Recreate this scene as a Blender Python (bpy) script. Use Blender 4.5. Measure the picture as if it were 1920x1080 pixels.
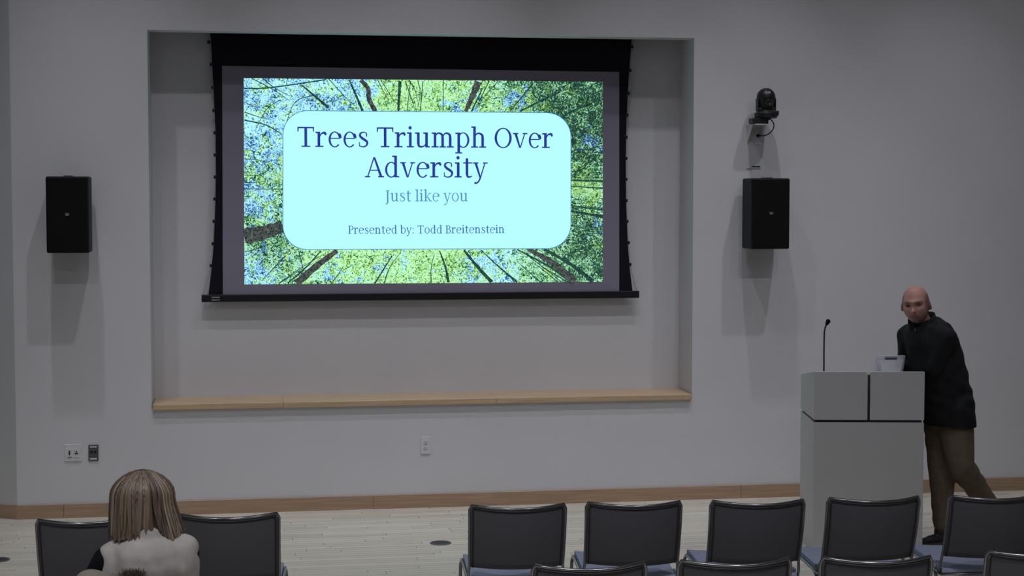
import bpy, bmesh, math, random
from mathutils import Vector, Matrix, Euler
random.seed(7)
PI = math.pi
sc = bpy.context.scene
for o in list(bpy.data.objects): bpy.data.objects.remove(o)
col = sc.collection

# ------------------------------------------------------------------ camera
CY, CZ, YAW, PITCH, F = -11.4032, 2.1874, 0.1554, -0.0562, 3080.7
cam_d = bpy.data.cameras.new('camera'); cam = bpy.data.objects.new('camera', cam_d); col.objects.link(cam)
cam.location = (0, CY, CZ)
cam.rotation_euler = (PI/2 + PITCH, 0, -YAW)
cam_d.sensor_width = 36.0; cam_d.lens = 36.0 * F / 1920.0
cam_d.clip_start = 0.05; cam_d.clip_end = 100
sc.camera = cam
FW = Vector((math.sin(YAW)*math.cos(PITCH), math.cos(YAW)*math.cos(PITCH), math.sin(PITCH)))
RT = Vector((math.cos(YAW), -math.sin(YAW), 0)); UP = RT.cross(FW)
C0 = Vector((0, CY, CZ))
def ray(px, py): return (FW + RT*((px-960)/F) - UP*((py-540)/F))
def PY(px, py, Y):                       # point of the world plane y = Y seen at a pixel
    r = ray(px, py); return C0 + r*((Y-CY)/r.y)
def PZ(px, py, Z):                       # point of the horizontal plane z = Z
    r = ray(px, py); return C0 + r*((Z-CZ)/r.z)

# ------------------------------------------------------------------ light
w = bpy.data.worlds.new('world'); sc.world = w; w.use_nodes = True
w.node_tree.nodes['Background'].inputs[0].default_value = (0.6, 0.65, 0.75, 1)
w.node_tree.nodes['Background'].inputs[1].default_value = 0.1
CEIL = 5.6
def lamp(x, y, power, aim, size=0.1, spread=100, colr=(.975, 0.985, 1.03)):
    d = bpy.data.lights.new('downlight_or_fill', 'AREA'); d.shape = 'DISK'; d.size = size
    d.energy = power; d.color = colr; d.spread = math.radians(spread)
    o = bpy.data.objects.new('downlight_or_fill', d); col.objects.link(o)
    o.location = (x, y, CEIL-0.06)
    o.rotation_euler = (Vector(aim) - Vector(o.location)).to_track_quat('-Z', 'Y').to_euler()
for x in (-1.3, 0.9, 3.1): lamp(x, -1.33, 4.6, (x, -0.37, 0), spread=64)
lamp(5.3, -1.33, 2.4, (5.3, -0.35, 0), spread=60)  # extra lamp added to lift the right end of the wall
for x in (-0.3, 1.9, 4.2): lamp(x, -2.1, 6.2, (x, -0.5, 0), spread=72)
for x in (-1.6, 0.9, 3.5): lamp(x, -5.3, 2.4, (x-.1, -0.6, 0.0), spread=50)
lamp(4.6, -5.3, 1.8, (5.0, -0.3, 1.5), spread=50)
for x in (-2.2, 0.2, 2.6): lamp(x, -7.6, 15.5, (x, -5.9, 0), size=0.3, spread=85)  # added fill row, brightens chair backs and the seated woman from behind
for x in (-2.5, 1.0, 4.5): lamp(x, -8.6, 11.5, (x, -8.6, 0), size=0.3, spread=170)  # added wide fill row for the foreground
sc.view_settings.view_transform = 'Standard'; sc.view_settings.look = 'None'
sc.view_settings.exposure = 0.0; sc.view_settings.gamma = 1.0; sc.view_settings.use_curve_mapping = False

# ------------------------------------------------------------------ materials
def lin(r, g, b):
    f = lambda c: (c/255/12.92) if c/255 <= .04045 else ((c/255+.055)/1.055)**2.4
    return (f(r), f(g), f(b), 1)
def mat(name, c, rough=.6, metal=0., noise=0., nscale=20., bump=0., bscale=200., stretch=(1,1,1), coat=0., spec=.5, attr=None, c2=None):
    m = bpy.data.materials.new(name); m.use_nodes = True; nt = m.node_tree; b = nt.nodes['Principled BSDF']
    b.inputs['Roughness'].default_value = rough; b.inputs['Metallic'].default_value = metal
    b.inputs['Specular IOR Level'].default_value = spec; b.inputs['Coat Weight'].default_value = coat
    tc = nt.nodes.new('ShaderNodeTexCoord'); mp = nt.nodes.new('ShaderNodeMapping'); mp.inputs['Scale'].default_value = stretch
    nt.links.new(tc.outputs['Object'], mp.inputs[0])
    c = tuple(c[:3]) + (1,)
    src = None
    if attr:
        a = nt.nodes.new('ShaderNodeAttribute'); a.attribute_name = attr; src = a.outputs['Color']
    if noise > 0 or c2:
        n = nt.nodes.new('ShaderNodeTexNoise'); n.inputs['Scale'].default_value = nscale; n.inputs['Detail'].default_value = 5
        nt.links.new(mp.outputs[0], n.inputs['Vector'])
        r = nt.nodes.new('ShaderNodeValToRGB'); r.color_ramp.elements[0].position = .3; r.color_ramp.elements[1].position = .7
        lo = tuple(v*(1-noise) for v in c[:3]) + (1,) if not c2 else c2
        hi = tuple(min(1, v*(1+noise)) for v in c[:3]) + (1,) if not c2 else c
        if src is not None: lo = (1-noise,)*3+(1,); hi = (min(1,1+noise),)*3+(1,)
        r.color_ramp.elements[0].color = lo; r.color_ramp.elements[1].color = hi
        nt.links.new(n.outputs['Fac'], r.inputs[0])
        if src is not None:
            x = nt.nodes.new('ShaderNodeMix'); x.data_type = 'RGBA'; x.blend_type = 'MULTIPLY'; x.inputs[0].default_value = 1
            nt.links.new(src, x.inputs[6]); nt.links.new(r.outputs[0], x.inputs[7]); src = x.outputs[2]
        else: src = r.outputs[0]
    if src is not None: nt.links.new(src, b.inputs['Base Color'])
    else: b.inputs['Base Color'].default_value = c
    if bump > 0:
        n2 = nt.nodes.new('ShaderNodeTexNoise'); n2.inputs['Scale'].default_value = bscale; n2.inputs['Detail'].default_value = 3
        nt.links.new(mp.outputs[0], n2.inputs['Vector'])
        bp = nt.nodes.new('ShaderNodeBump'); bp.inputs['Strength'].default_value = bump; bp.inputs['Distance'].default_value = .002
        nt.links.new(n2.outputs['Fac'], bp.inputs['Height']); nt.links.new(bp.outputs[0], b.inputs['Normal'])
    return m
def emis(name, c, s=1.):
    m = bpy.data.materials.new(name); m.use_nodes = True; nt = m.node_tree; b = nt.nodes['Principled BSDF']
    b.inputs['Base Color'].default_value = (0.02, .02, .02, 1); b.inputs['Roughness'].default_value = 1; b.inputs['Specular IOR Level'].default_value = 0
    b.inputs['Emission Color'].default_value = c; b.inputs['Emission Strength'].default_value = s
    return m
M = {}
M['wall'] = mat('wall_paint', (.595, .59, .63), .75, noise=.02, nscale=1.5, bump=.15, bscale=180)
M['wall2'] = mat('side_wall_paint', (.52, .53, .54), .8, noise=.02, nscale=1.5, bump=.1, bscale=180)
M['ceil'] = mat('ceiling_paint', (.5, .5, .5), .9, noise=.02)
M['dark'] = mat('slot_dark', (.02, .02, .022), .8, noise=.1)
M['oak'] = mat('oak_trim', (.365, .25, .168), .45, noise=.16, nscale=6, stretch=(.6, 8, 14), bump=.1, bscale=60)
M['ledge'] = mat('ledge_wood', (.50, .36, .23), .42, noise=.14, nscale=6, stretch=(.6, 8, 14), bump=.1, bscale=60)
M['board'] = mat('maple_boards', (1, 1, 1), .38, noise=.07, nscale=7, stretch=(.5, 10, 1), attr='tone', spec=.4)
M['sub'] = mat('subfloor', (.12, .09, .07), .9, noise=.1)
M['black_fab'] = mat('screen_border_fabric', lin(27, 25, 34), .9, noise=.06, spec=.15)
M['screen'] = mat('grey_screen_cloth', lin(136, 132, 150), .85, noise=.02, nscale=4, bump=.05, bscale=500, spec=.1)
M['bar'] = mat('black_bar', lin(20, 19, 27), .4, noise=.1)
M['mark'] = mat('pale_print', lin(150, 150, 155), .6, noise=.05)
M['speaker'] = mat('speaker_box', lin(9, 9, 11), .6, noise=.15, nscale=60, bump=.3, bscale=400, spec=.3)
M['grille'] = mat('speaker_grille', lin(7, 7, 9), .75, noise=.25, nscale=300, bump=.5, bscale=600, spec=.2)
M['plastic_w'] = mat('white_plastic', (.62, .62, .64), .35, noise=.02)
M['slotdark'] = mat('outlet_slots', lin(45, 45, 48), .5, noise=.05)
M['plate_d'] = mat('dark_plate', lin(78, 78, 82), .4, noise=.06)
M['blackp'] = mat('black_plastic', lin(13, 13, 16), .45, noise=.08)
M['glass'] = mat('lens_glass', lin(8, 9, 12), .05, coat=1)
M['chrome'] = mat('satin_chrome', (.27, .265, .28), .22, metal=1., noise=.05, nscale=40)
M['cfab'] = mat('chair_mesh_fabric', lin(92, 90, 96), .8, noise=.12, nscale=500, bump=.5, bscale=700, spec=.2)
M['cedge'] = mat('chair_black_edge', lin(44, 42, 47), .5, noise=.05)
M['seat'] = mat('blue_grey_seat', lin(168, 174, 204), .85, noise=.06, nscale=90, bump=.3, bscale=500, spec=.2)
M['lect'] = mat('lectern_laminate', (.50, .50, .515), .45, noise=.02, nscale=3)
M['lgap'] = mat('lectern_reveal', lin(38, 37, 44), .6, noise=.05)
M['silver'] = mat('silver_plastic', (.72, .72, .80), .3, metal=.25, noise=.03)
M['skin'] = mat('skin', (1, 1, 1), .5, noise=.05, nscale=60, attr='tone', spec=.35)
M['jersey'] = mat('black_pullover', lin(30, 31, 34), .85, noise=.2, nscale=14, bump=.5, bscale=60, spec=.2)
M['khaki'] = mat('khaki_cotton', lin(108, 95, 82), .85, noise=.12, nscale=18, bump=.5, bscale=50, spec=.15)
M['shoe'] = mat('dark_shoe', lin(38, 32, 34), .5, noise=.15, nscale=40)
M['sole'] = mat('shoe_sole', lin(78, 68, 66), .7, noise=.1)
M['zip'] = mat('zip_metal', lin(110, 105, 105), .4, metal=.6, noise=.1)
M['hairb'] = mat('blonde_hair', (1, 1, 1), .42, noise=.35, nscale=30, stretch=(6, 6, .35), attr='tone', bump=.4, bscale=60, spec=.4)
M['buzz'] = mat('cropped_hair', lin(92, 78, 74), .9, noise=.2, nscale=200)
M['fleece'] = mat('cream_fleece', (.41, .385, .365), .95, noise=.08, nscale=14, bump=.6, bscale=45, spec=.1)
M['blackk'] = mat('black_knit', lin(20, 20, 26), .9, noise=.2, nscale=30, bump=.4, bscale=90, spec=.15)
M['jean'] = mat('dark_jeans', lin(40, 44, 62), .85, noise=.15, nscale=40, bump=.3, bscale=300)
M['coat'] = mat('taupe_coat', lin(128, 119, 110), .9, noise=.12, nscale=14, bump=.6, bscale=50)
M['fur'] = mat('dark_fur', lin(112, 103, 92), .9, noise=.5, nscale=60, c2=lin(66, 58, 52))

# ------------------------------------------------------------------ helpers
def finish(name, bm, m, parent=None, smooth=False, mats=None):
    me = bpy.data.meshes.new(name); bmesh.ops.recalc_face_normals(bm, faces=bm.faces); bm.to_mesh(me); bm.free()
    for x in (mats or [m]): me.materials.append(x)
    if smooth:
        for p in me.polygons: p.use_smooth = True
    o = bpy.data.objects.new(name, me); col.objects.link(o)
    if parent: o.parent = parent
    return o
def tag(o, label=None, cat=None, group=None, kind=None):
    if label: o['label'] = label
    if cat: o['category'] = cat
    if group: o['group'] = group
    if kind: o['kind'] = kind
    return o
def thing(name, loc, label, cat, rz=0, group=None):
    o = bpy.data.objects.new(name, None); col.objects.link(o); o.location = loc; o.rotation_euler = (0, 0, rz)
    o.empty_display_size = .1
    return tag(o, label, cat, group)
def NB(): return bmesh.new()
def box(bm, a, b, bev=0, seg=2, mi=0):
    vs = [bm.verts.new((x, y, z)) for x in (a[0], b[0]) for y in (a[1], b[1]) for z in (a[2], b[2])]
    fs = [bm.faces.new([vs[i] for i in f]) for f in ((0,1,3,2),(4,6,7,5),(0,4,5,1),(2,3,7,6),(0,2,6,4),(1,5,7,3))]
    for f in fs: f.material_index = mi
    if bev:
        es = list({e for f in fs for e in f.edges})
        bmesh.ops.bevel(bm, geom=es, offset=bev, segments=seg, affect='EDGES', profile=.5)
    return fs
def prism(bm, pts, y0, y1, mi=0):       # pts (x,z) outline, extruded along y
    a = [bm.verts.new((p[0], y0, p[1])) for p in pts]; b = [bm.verts.new((p[0], y1, p[1])) for p in pts]
    bm.faces.new(a).material_index = mi; bm.faces.new(b[::-1]).material_index = mi
    n = len(pts)
    for i in range(n): bm.faces.new((a[i], a[(i+1) % n], b[(i+1) % n], b[i])).material_index = mi
def spline(pts, n=6):
    P = [Vector(p) for p in pts]; out = []
    for i in range(len(P)-1):
        p0 = P[i-1] if i else P[0]*2-P[1]; p1, p2 = P[i], P[i+1]; p3 = P[i+2] if i+2 < len(P) else P[-1]*2-P[-2]
        for k in range(n):
            t = k/n
            out.append(.5*((2*p1)+(p2-p0)*t+(2*p0-5*p1+4*p2-p3)*t*t+(3*p1-p0-3*p2+p3)*t**3))
    out.append(P[-1]); return out
def tube(bm, pts, r, seg=8, closed=False):
    P = [Vector(p) for p in pts]; n = len(P); rings = []
    prev = None
    for i in range(n):
        t = (P[(i+1) % n if closed else min(i+1, n-1)] - P[i-1 if (closed or i) else 0]).normalized()
        if prev is None: a = Vector((0, 0, 1)) if abs(t.z) < .9 else Vector((1, 0, 0)); u = t.cross(a).normalized()
        else: u = (prev - t*prev.dot(t)).normalized()
        prev = u; v = t.cross(u); rr = r[i] if isinstance(r, (list, tuple)) else r
        rings.append([bm.verts.new(P[i] + (u*math.cos(2*PI*k/seg) + v*math.sin(2*PI*k/seg))*rr) for k in range(seg)])
    m = n if closed else n-1
    for i in range(m):
        a, b = rings[i], rings[(i+1) % n]
        for k in range(seg): bm.faces.new((a[k], a[(k+1) % seg], b[(k+1) % seg], b[k]))
    if not closed: bm.faces.new(rings[0][::-1]); bm.faces.new(rings[-1])
def lathe(bm, prof, loc=(0,0,0), seg=24, axis='Z', mi=0):
    L = Vector(loc); rings = []
    for r, z in prof:
        rg = []
        for k in range(seg):
            a = 2*PI*k/seg; c, s = math.cos(a)*r, math.sin(a)*r
            rg.append(bm.verts.new(L + (Vector((c, s, z)) if axis == 'Z' else Vector((c, -z, s)))))
        rings.append(rg)
    for i in range(len(rings)-1):
        for k in range(seg): bm.faces.new((rings[i][k], rings[i][(k+1) % seg], rings[i+1][(k+1) % seg], rings[i+1][k])).material_index = mi
    bm.faces.new(rings[0][::-1]).material_index = mi; bm.faces.new(rings[-1]).material_index = mi
def cone(bm, p0, r0, p1, r1, seg=14):   # tapered capsule
    p0, p1 = Vector(p0), Vector(p1); d = (p1-p0); L = d.length; t = d/L
    pts, rs = [], []
    for k in range(1, 6): a = PI/2*k/5; pts.append(p0 - t*r0*math.cos(a)); rs.append(max(r0*math.sin(a), 1e-4))
    for k in range(0, 5): a = PI/2*k/5; pts.append(p1 + t*r1*math.sin(a)); rs.append(max(r1*math.cos(a), 1e-4))
    tube(bm, pts, rs, seg)
def ell(bm, c, rad, rot=(0, 0, 0), seg=20):
    mtx = Matrix.Translation(Vector(c)) @ Euler(rot).to_matrix().to_4x4() @ Matrix.Diagonal((*rad, 1))
    bmesh.ops.create_uvsphere(bm, u_segments=seg, v_segments=seg//2+2, radius=1, matrix=mtx)
def fuse(name, bm, m, parent, voxel=.008, smooth=3, fn=None, disp=None):
    """Join overlapping shapes into one continuous skin (voxel remesh), then an optional colour function."""
    me = bpy.data.meshes.new('tmp'); bmesh.ops.recalc_face_normals(bm, faces=bm.faces); bm.to_mesh(me); bm.free()
    o = bpy.data.objects.new('tmp', me); col.objects.link(o)
    r = o.modifiers.new('r', 'REMESH'); r.mode = 'VOXEL'; r.voxel_size = voxel
    if smooth: s = o.modifiers.new('s', 'SMOOTH'); s.iterations = smooth; s.factor = .5
    dg = bpy.context.evaluated_depsgraph_get(); dg.update()
    nm = bpy.data.meshes.new_from_object(o.evaluated_get(dg)); bpy.data.objects.remove(o)
    nm.name = name; nm.materials.clear(); nm.materials.append(m)
    if disp:
        ns = [v.normal.copy() for v in nm.vertices]
        for v, n in zip(nm.vertices, ns): v.co += n*disp(v.co)
    if fn:
        at = nm.attributes.new('tone', 'FLOAT_COLOR', 'POINT')
        for i, v in enumerate(nm.vertices): at.data[i].color = fn(v.co)
    for p in nm.polygons: p.use_smooth = True
    o = bpy.data.objects.new(name, nm); col.objects.link(o)
    if parent: o.parent = parent
    return o
def copy_tree(o, parent=None):
    c = o.copy(); col.objects.link(c)
    if parent: c.parent = parent
    for ch in list(o.children): copy_tree(ch, c)
    return c

# ------------------------------------------------------------------ room shell
Xl, Xr, Zt, Zl, DN, HB = -.7043, 3.0955, 3.304, .764, .379, .0965
XC = PZ(31, 976, 0).x                    # convex corner at the left end of the back wall
XR, YR = 6.6, -13.2
LIP = .165
def wall_back():
    bm = NB(); TH = .5
    z1 = CEIL
    box(bm, (XC, 0, 0), (Xl, TH, z1)); box(bm, (Xr, 0, 0), (XR, TH, z1))
    box(bm, (Xl, 0, 0), (Xr, TH, Zl-.04)); box(bm, (Xl, 0, Zt), (Xr, LIP, z1))
    box(bm, (Xl, DN, Zl-.04), (Xr, TH, z1))
    o = finish('wall_back', bm, M['wall']); tag(o, kind='structure', label='white painted wall with a deep recessed niche behind the projection screen')
wall_back()
ANG = math.radians(30)
LW = 5.0
def wall_left():
    bm = NB(); c, s = math.cos(ANG), math.sin(ANG)
    ax, ay = XC, 0; bx, by = XC-LW*c*.25, LW*s*.25
    ps = [(ax, ay), (bx, by), (bx, by+.3), (ax, ay+.5)]
    for lo in (0,):
        a = [bm.verts.new((x, y, 0)) for x, y in ps]; b = [bm.verts.new((x, y, CEIL)) for x, y in ps]
        bm.faces.new(a[::-1]); bm.faces.new(b)
        for i in range(4): bm.faces.new((a[i], a[(i+1) % 4], b[(i+1) % 4], b[i]))
    box(bm, (bx-.3, YR, 0), (bx, by+.3, CEIL))
    o = finish('wall_left', bm, M['wall2']); tag(o, kind='structure')
    return bx, by
LX, LY = wall_left()
bm = NB(); box(bm, (XR, YR, 0), (XR+.3, .5, CEIL)); tag(finish('wall_right', bm, M['wall2']), kind='structure')
bm = NB(); box(bm, (LX-.3, YR-.3, 0), (XR+.3, YR, CEIL)); tag(finish('wall_rear', bm, M['wall2']), kind='structure')
bm = NB(); box(bm, (LX-.3, YR-.3, CEIL), (XR+.3, LY+.4, CEIL+.2)); tag(finish('ceiling', bm, M['ceil']), kind='structure')
bm = NB(); box(bm, (LX-.3, YR-.3, -.2), (XR+.3, LY+.4, -.012)); floor = tag(finish('floor', bm, M['sub']), kind='structure')
def boards():
    bm = NB(); lay = bm.verts.layers.float_color.new('tone'); W = .057
    y = LY; rows = 0
    while y > YR:
        near = y > -5.6
        wd = W if near else W*4
        x = LX - random.random()*1.2
        while x < XR:
            L = random.uniform(.5, 1.7) if near else random.uniform(3, 6)
            xa, xb = max(x, LX), min(x+L, XR)
            if xb > xa:
                k = random.uniform(.88, 1.04); h = random.uniform(-.012, .015)
                if random.random() < .09: k *= .86
                tone = (.62*k+h, .575*k, .51*k-h, 1)
                g = .0008; ch = .0012; zt = random.uniform(-.0002, .0002)
                n0 = len(bm.verts)
                v = [bm.verts.new(p) for p in ((xa+g, y-wd+g, -.012), (xb-g, y-wd+g, -.012), (xb-g, y-g, -.012), (xa+g, y-g, -.012),
                     (xa+g+ch, y-wd+g+ch, zt), (xb-g-ch, y-wd+g+ch, zt), (xb-g-ch, y-g-ch, zt), (xa+g+ch, y-g-ch, zt))]
                for q in v: q[lay] = tone
                bm.faces.new(v[4:]);
                for i in range(4): bm.faces.new((v[i], v[(i+1) % 4], v[4+(i+1) % 4], v[4+i]))
            x += L
        y -= wd
    o = finish('floor_board', bm, M['board'], floor); tag(o, kind='stuff')
boards()
# baseboards: each length of board is a piece
def baseboard():
    bm = NB(); box(bm, (XC, -.006, 0), (XR, 0, HB-.004)); r = tag(finish('baseboard_back', bm, M['oak']), kind='structure')
    js = [XC-.008] + [PY(px, 950, 0).x for px in (120, 700, 1388, 1720)] + [XR]
    for a, b in zip(js[:-1], js[1:]):
        bm = NB(); box(bm, (a+.0006, -.016, 0), (b-.0006, -.004, HB), .002, 1); finish('board', bm, M['oak'], r)
    c, s = math.cos(ANG), math.sin(ANG)
    bm = NB(); box(bm, (-1.3, -.014, 0), (.004, 0, HB), .002, 1)
    o = tag(finish('baseboard_left', bm, M['oak']), kind='structure'); o.location = (XC, 0, 0); o.rotation_euler = (0, 0, -ANG)
baseboard()
# niche ledge
def ledge():
    bm = NB(); box(bm, (Xl, -.0, Zl-.04), (Xr, DN, Zl-.03)); r = tag(finish('trim_1', bm, M['ledge']), kind='structure', label='light wooden ledge along the bottom of the niche')
    js = [Xl+.008, PY(531, 758, 0).x, PY(930, 752, 0).x, Xr-.008]
    for a, b in zip(js[:-1], js[1:]):
        bm = NB(); box(bm, (a+.0006, -.028, Zl-.038), (b-.0006, DN, Zl), .002, 1); finish('board', bm, M['ledge'], r)
ledge()

# ------------------------------------------------------------------ projection screen
YS = DN - .06
def screen():
    t = thing('projection_screen', PY(788, 560, YS), 'black bordered grey projection screen hanging in the niche, showing the slide', 'screen')
    O = t.location.copy()
    def L(px, py, dy=0): return PY(px, py, YS+dy) - O
    zt = Zt + .25
    # black border fabric with waisted side edges
    LE = [(391, 40), (395, 66), (400, 162), (404, 245), (405, 320), (404, 372), (402.5, 417), (400.5, 460), (397, 500), (391, 553)]
    RE = [(1187, 40), (1184, 80), (1178.5, 150), (1174.5, 230), (1173, 300), (1173.5, 370), (1177, 457), (1181, 505), (1186, 546)]
    def edge(E, n=30):
        out = []
        for i in range(n):
            y = E[0][1] + (E[-1][1]-E[0][1])*i/(n-1)
            for (xa, ya), (xb, yb) in zip(E[:-1], E[1:]):
                if ya <= y <= yb: out.append((xa+(xb-xa)*(y-ya)/(yb-ya), y)); break
        return out
    bm = NB(); le, re = edge(LE), edge(RE)
    fr = [[bm.verts.new(L(*p, dy)) for p in le] for dy in (0, .002)]; fs = [[bm.verts.new(L(*p, dy)) for p in re] for dy in (0, .002)]
    for i in range(len(le)-1):
        bm.faces.new((fr[0][i], fs[0][i], fs[0][i+1], fr[0][i+1])); bm.faces.new((fr[1][i], fr[1][i+1], fs[1][i+1], fs[1][i]))
        bm.faces.new((fr[0][i], fr[0][i+1], fr[1][i+1], fr[1][i])); bm.faces.new((fs[0][i], fs[1][i], fs[1][i+1], fs[0][i+1]))
    tag(finish('border', bm, M['black_fab'], t), 'black masking border with waisted sides')
    # grey viewing surface
    def slab(name, cs, dy, m, par, th=.0008):
        bm = NB(); a = [bm.verts.new(L(*c, dy)) for c in cs]; b = [bm.verts.new(L(*c, dy+th)) for c in cs]
        bm.faces.new(a); bm.faces.new(b[::-1]); n = len(cs)
        for i in range(n): bm.faces.new((a[i], a[(i+1) % n], b[(i+1) % n], b[i]))
        return finish(name, bm, m, par)
    view = slab('viewing_surface', [(416.5, 123.5), (1161, 135), (1161, 548), (418, 554)], -.0012, M['screen'], t)
    tag(view, 'grey viewing cloth')
    # bottom bar
    a, b = L(378, 552.5), L(1197.5, 545)
    bm = NB(); box(bm, (a.x, -.022, a.z-.052), (b.x, .014, a.z), .004)
    bar = finish('bottom_bar', bm, M['bar'], t); tag(bar, 'black weighted bottom bar')
    bm = NB()
    for px0, px1, py in ((397, 412, 557.5), (396.5, 412, 562.5)):
        p, q = PY(px0, py-.8, YS-.023)-O, PY(px1, py+.8, YS-.023)-O
        box(bm, (p.x, -.0235, q.z), (q.x, -.0215, p.z))
    finish('maker_mark', bm, M['mark'], bar)
    bm = NB(); box(bm, (a.x+.02, -.05, zt-.05), (b.x-.02, .03, zt+.08), .02); finish('roller_case', bm, M['bar'], t)
    # tab tension cords and tabs
    TY = [79, 121, 164, 207, 249, 290.5, 332, 373, 415, 457, 498]
    cl = [(386.5, 40), (391.5, 79), (396, 121), (399, 164), (401, 207), (403, 249), (403.6, 290.5), (403.6, 332), (403, 373), (401.5, 415), (399.5, 457), (396, 498), (381, 553)]
    cr = [(1190, 50), (1184.5, 88), (1181, 132), (1178, 175), (1175.5, 216), (1174, 257), (1173.5, 297), (1173.5, 336), (1174, 376), (1175.5, 415), (1178, 455), (1181, 496), (1193, 545)]
    for cc, sgn in ((cl, -1), (cr, 1)):
        bm = NB(); tube(bm, [L(*p) + Vector((0, -.004, 0)) for p in cc], .0022, 6)
        cord = finish('tension_cord', bm, M['mark'], t)
        for p in cc[1:-1]:
            v = L(*p); bm = NB(); box(bm, (v.x-.011, -.008, v.z-.012), (v.x+.011, .003, v.z+.012), .003); finish('tab', bm, M['bar'], cord)
    return t, view, L, slab
scr, view, SL, slab = screen()

# ------------------------------------------------------------------ the projected slide
CORN = [(456.8, 146.6), (1130, 153.3), (1130.3, 528.6), (458.4, 533.2)]
def slide_mat():
    m = bpy.data.materials.new('projected_forest'); m.use_nodes = True; nt = m.node_tree; b = nt.nodes['Principled BSDF']
    b.inputs['Base Color'].default_value = (.02, .02, .02, 1); b.inputs['Roughness'].default_value = 1; b.inputs['Specular IOR Level'].default_value = 0
    b.inputs['Emission Strength'].default_value = 1
    N, Lk = nt.nodes.new, nt.links.new
    tc = N('ShaderNodeTexCoord'); at = N('ShaderNodeAttribute'); at.attribute_name = 'zone'
    sp = N('ShaderNodeSeparateColor'); Lk(at.outputs['Color'], sp.inputs[0])
    def noise(sc_, det=3, dist=0, rough=.6):
        n = N('ShaderNodeTexNoise'); n.inputs['Scale'].default_value = sc_; n.inputs['Detail'].default_value = det
        n.inputs['Distortion'].default_value = dist; n.inputs['Roughness'].default_value = rough; Lk(tc.outputs['Object'], n.inputs['Vector']); return n.outputs['Fac']
    def ramp(src, els):
        r = N('ShaderNodeValToRGB'); e = r.color_ramp.elements
        while len(e) < len(els): e.new(.5)
        for x, (p, c) in zip(e, els): x.position = p; x.color = c
        Lk(src, r.inputs[0]); return r.outputs[0]
    def math_(op, a, b_=None, v=None):
        n = N('ShaderNodeMath'); n.operation = op; n.use_clamp = False
        Lk(a, n.inputs[0])
        if b_ is not None: Lk(b_, n.inputs[1])
        elif v is not None: n.inputs[1].default_value = v
        return n.outputs[0]
    def mix(f, a, b_, clamp=True):
        n = N('ShaderNodeMix'); n.data_type = 'RGBA'; Lk(f, n.inputs[0]); Lk(a, n.inputs[6]); Lk(b_, n.inputs[7]); return n.outputs[2]
    fine = noise(36, 2.5, 2.6, .6)
    big = noise(7, 3, .5)
    # shift fine pattern by darkness zone (G channel) and big blotches
    v = math_('ADD', fine, math_('MULTIPLY', math_('SUBTRACT', big, v=.5), v=.35))
    v = math_('SUBTRACT', math_('ADD', v, v=.016), math_('MULTIPLY', sp.outputs[1], v=.125))
    leaf = ramp(v, [(.33, lin(14, 52, 50)), (.40, lin(36, 100, 72)), (.445, lin(88, 160, 100)), (.48, lin(150, 222, 150)), (.52, lin(188, 252, 204)), (.58, lin(192, 255, 240))])
    sky = ramp(v, [(.33, lin(20, 62, 74)), (.39, lin(40, 104, 100)), (.43, lin(82, 134, 214)), (.47, lin(130, 190, 255)), (.52, lin(168, 240, 255)), (.58, lin(186, 254, 255))])
    yel = ramp(v, [(.33, lin(26, 76, 48)), (.40, lin(72, 140, 76)), (.455, lin(150, 216, 116)), (.51, lin(196, 252, 150)), (.58, lin(192, 255, 214))])
    sk = noise(13, 3, .8)
    f1 = N('ShaderNodeMapRange'); f1.inputs['From Min'].default_value = .55; f1.inputs['From Max'].default_value = .66
    Lk(math_('ADD', sk, math_('MULTIPLY', math_('SUBTRACT', sp.outputs[0], v=.5), v=.30)), f1.inputs[0])
    yk = noise(9, 2, .3)
    f2 = N('ShaderNodeMapRange'); f2.inputs['From Min'].default_value = .46; f2.inputs['From Max'].default_value = .58
    Lk(math_('ADD', yk, math_('MULTIPLY', math_('SUBTRACT', sp.outputs[2], v=.5), v=.3)), f2.inputs[0])
    c = mix(f2.outputs[0], leaf, yel); c = mix(f1.outputs[0], c, sky)
    dk = N('ShaderNodeMix'); dk.data_type = 'RGBA'; dk.blend_type = 'MIX'; Lk(math_('MULTIPLY', sp.outputs[1], v=.3), dk.inputs[0]); Lk(c, dk.inputs[6]); dk.inputs[7].default_value = lin(52, 60, 62)
    Lk(dk.outputs[2], b.inputs['Emission Color'])
    return m
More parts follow.
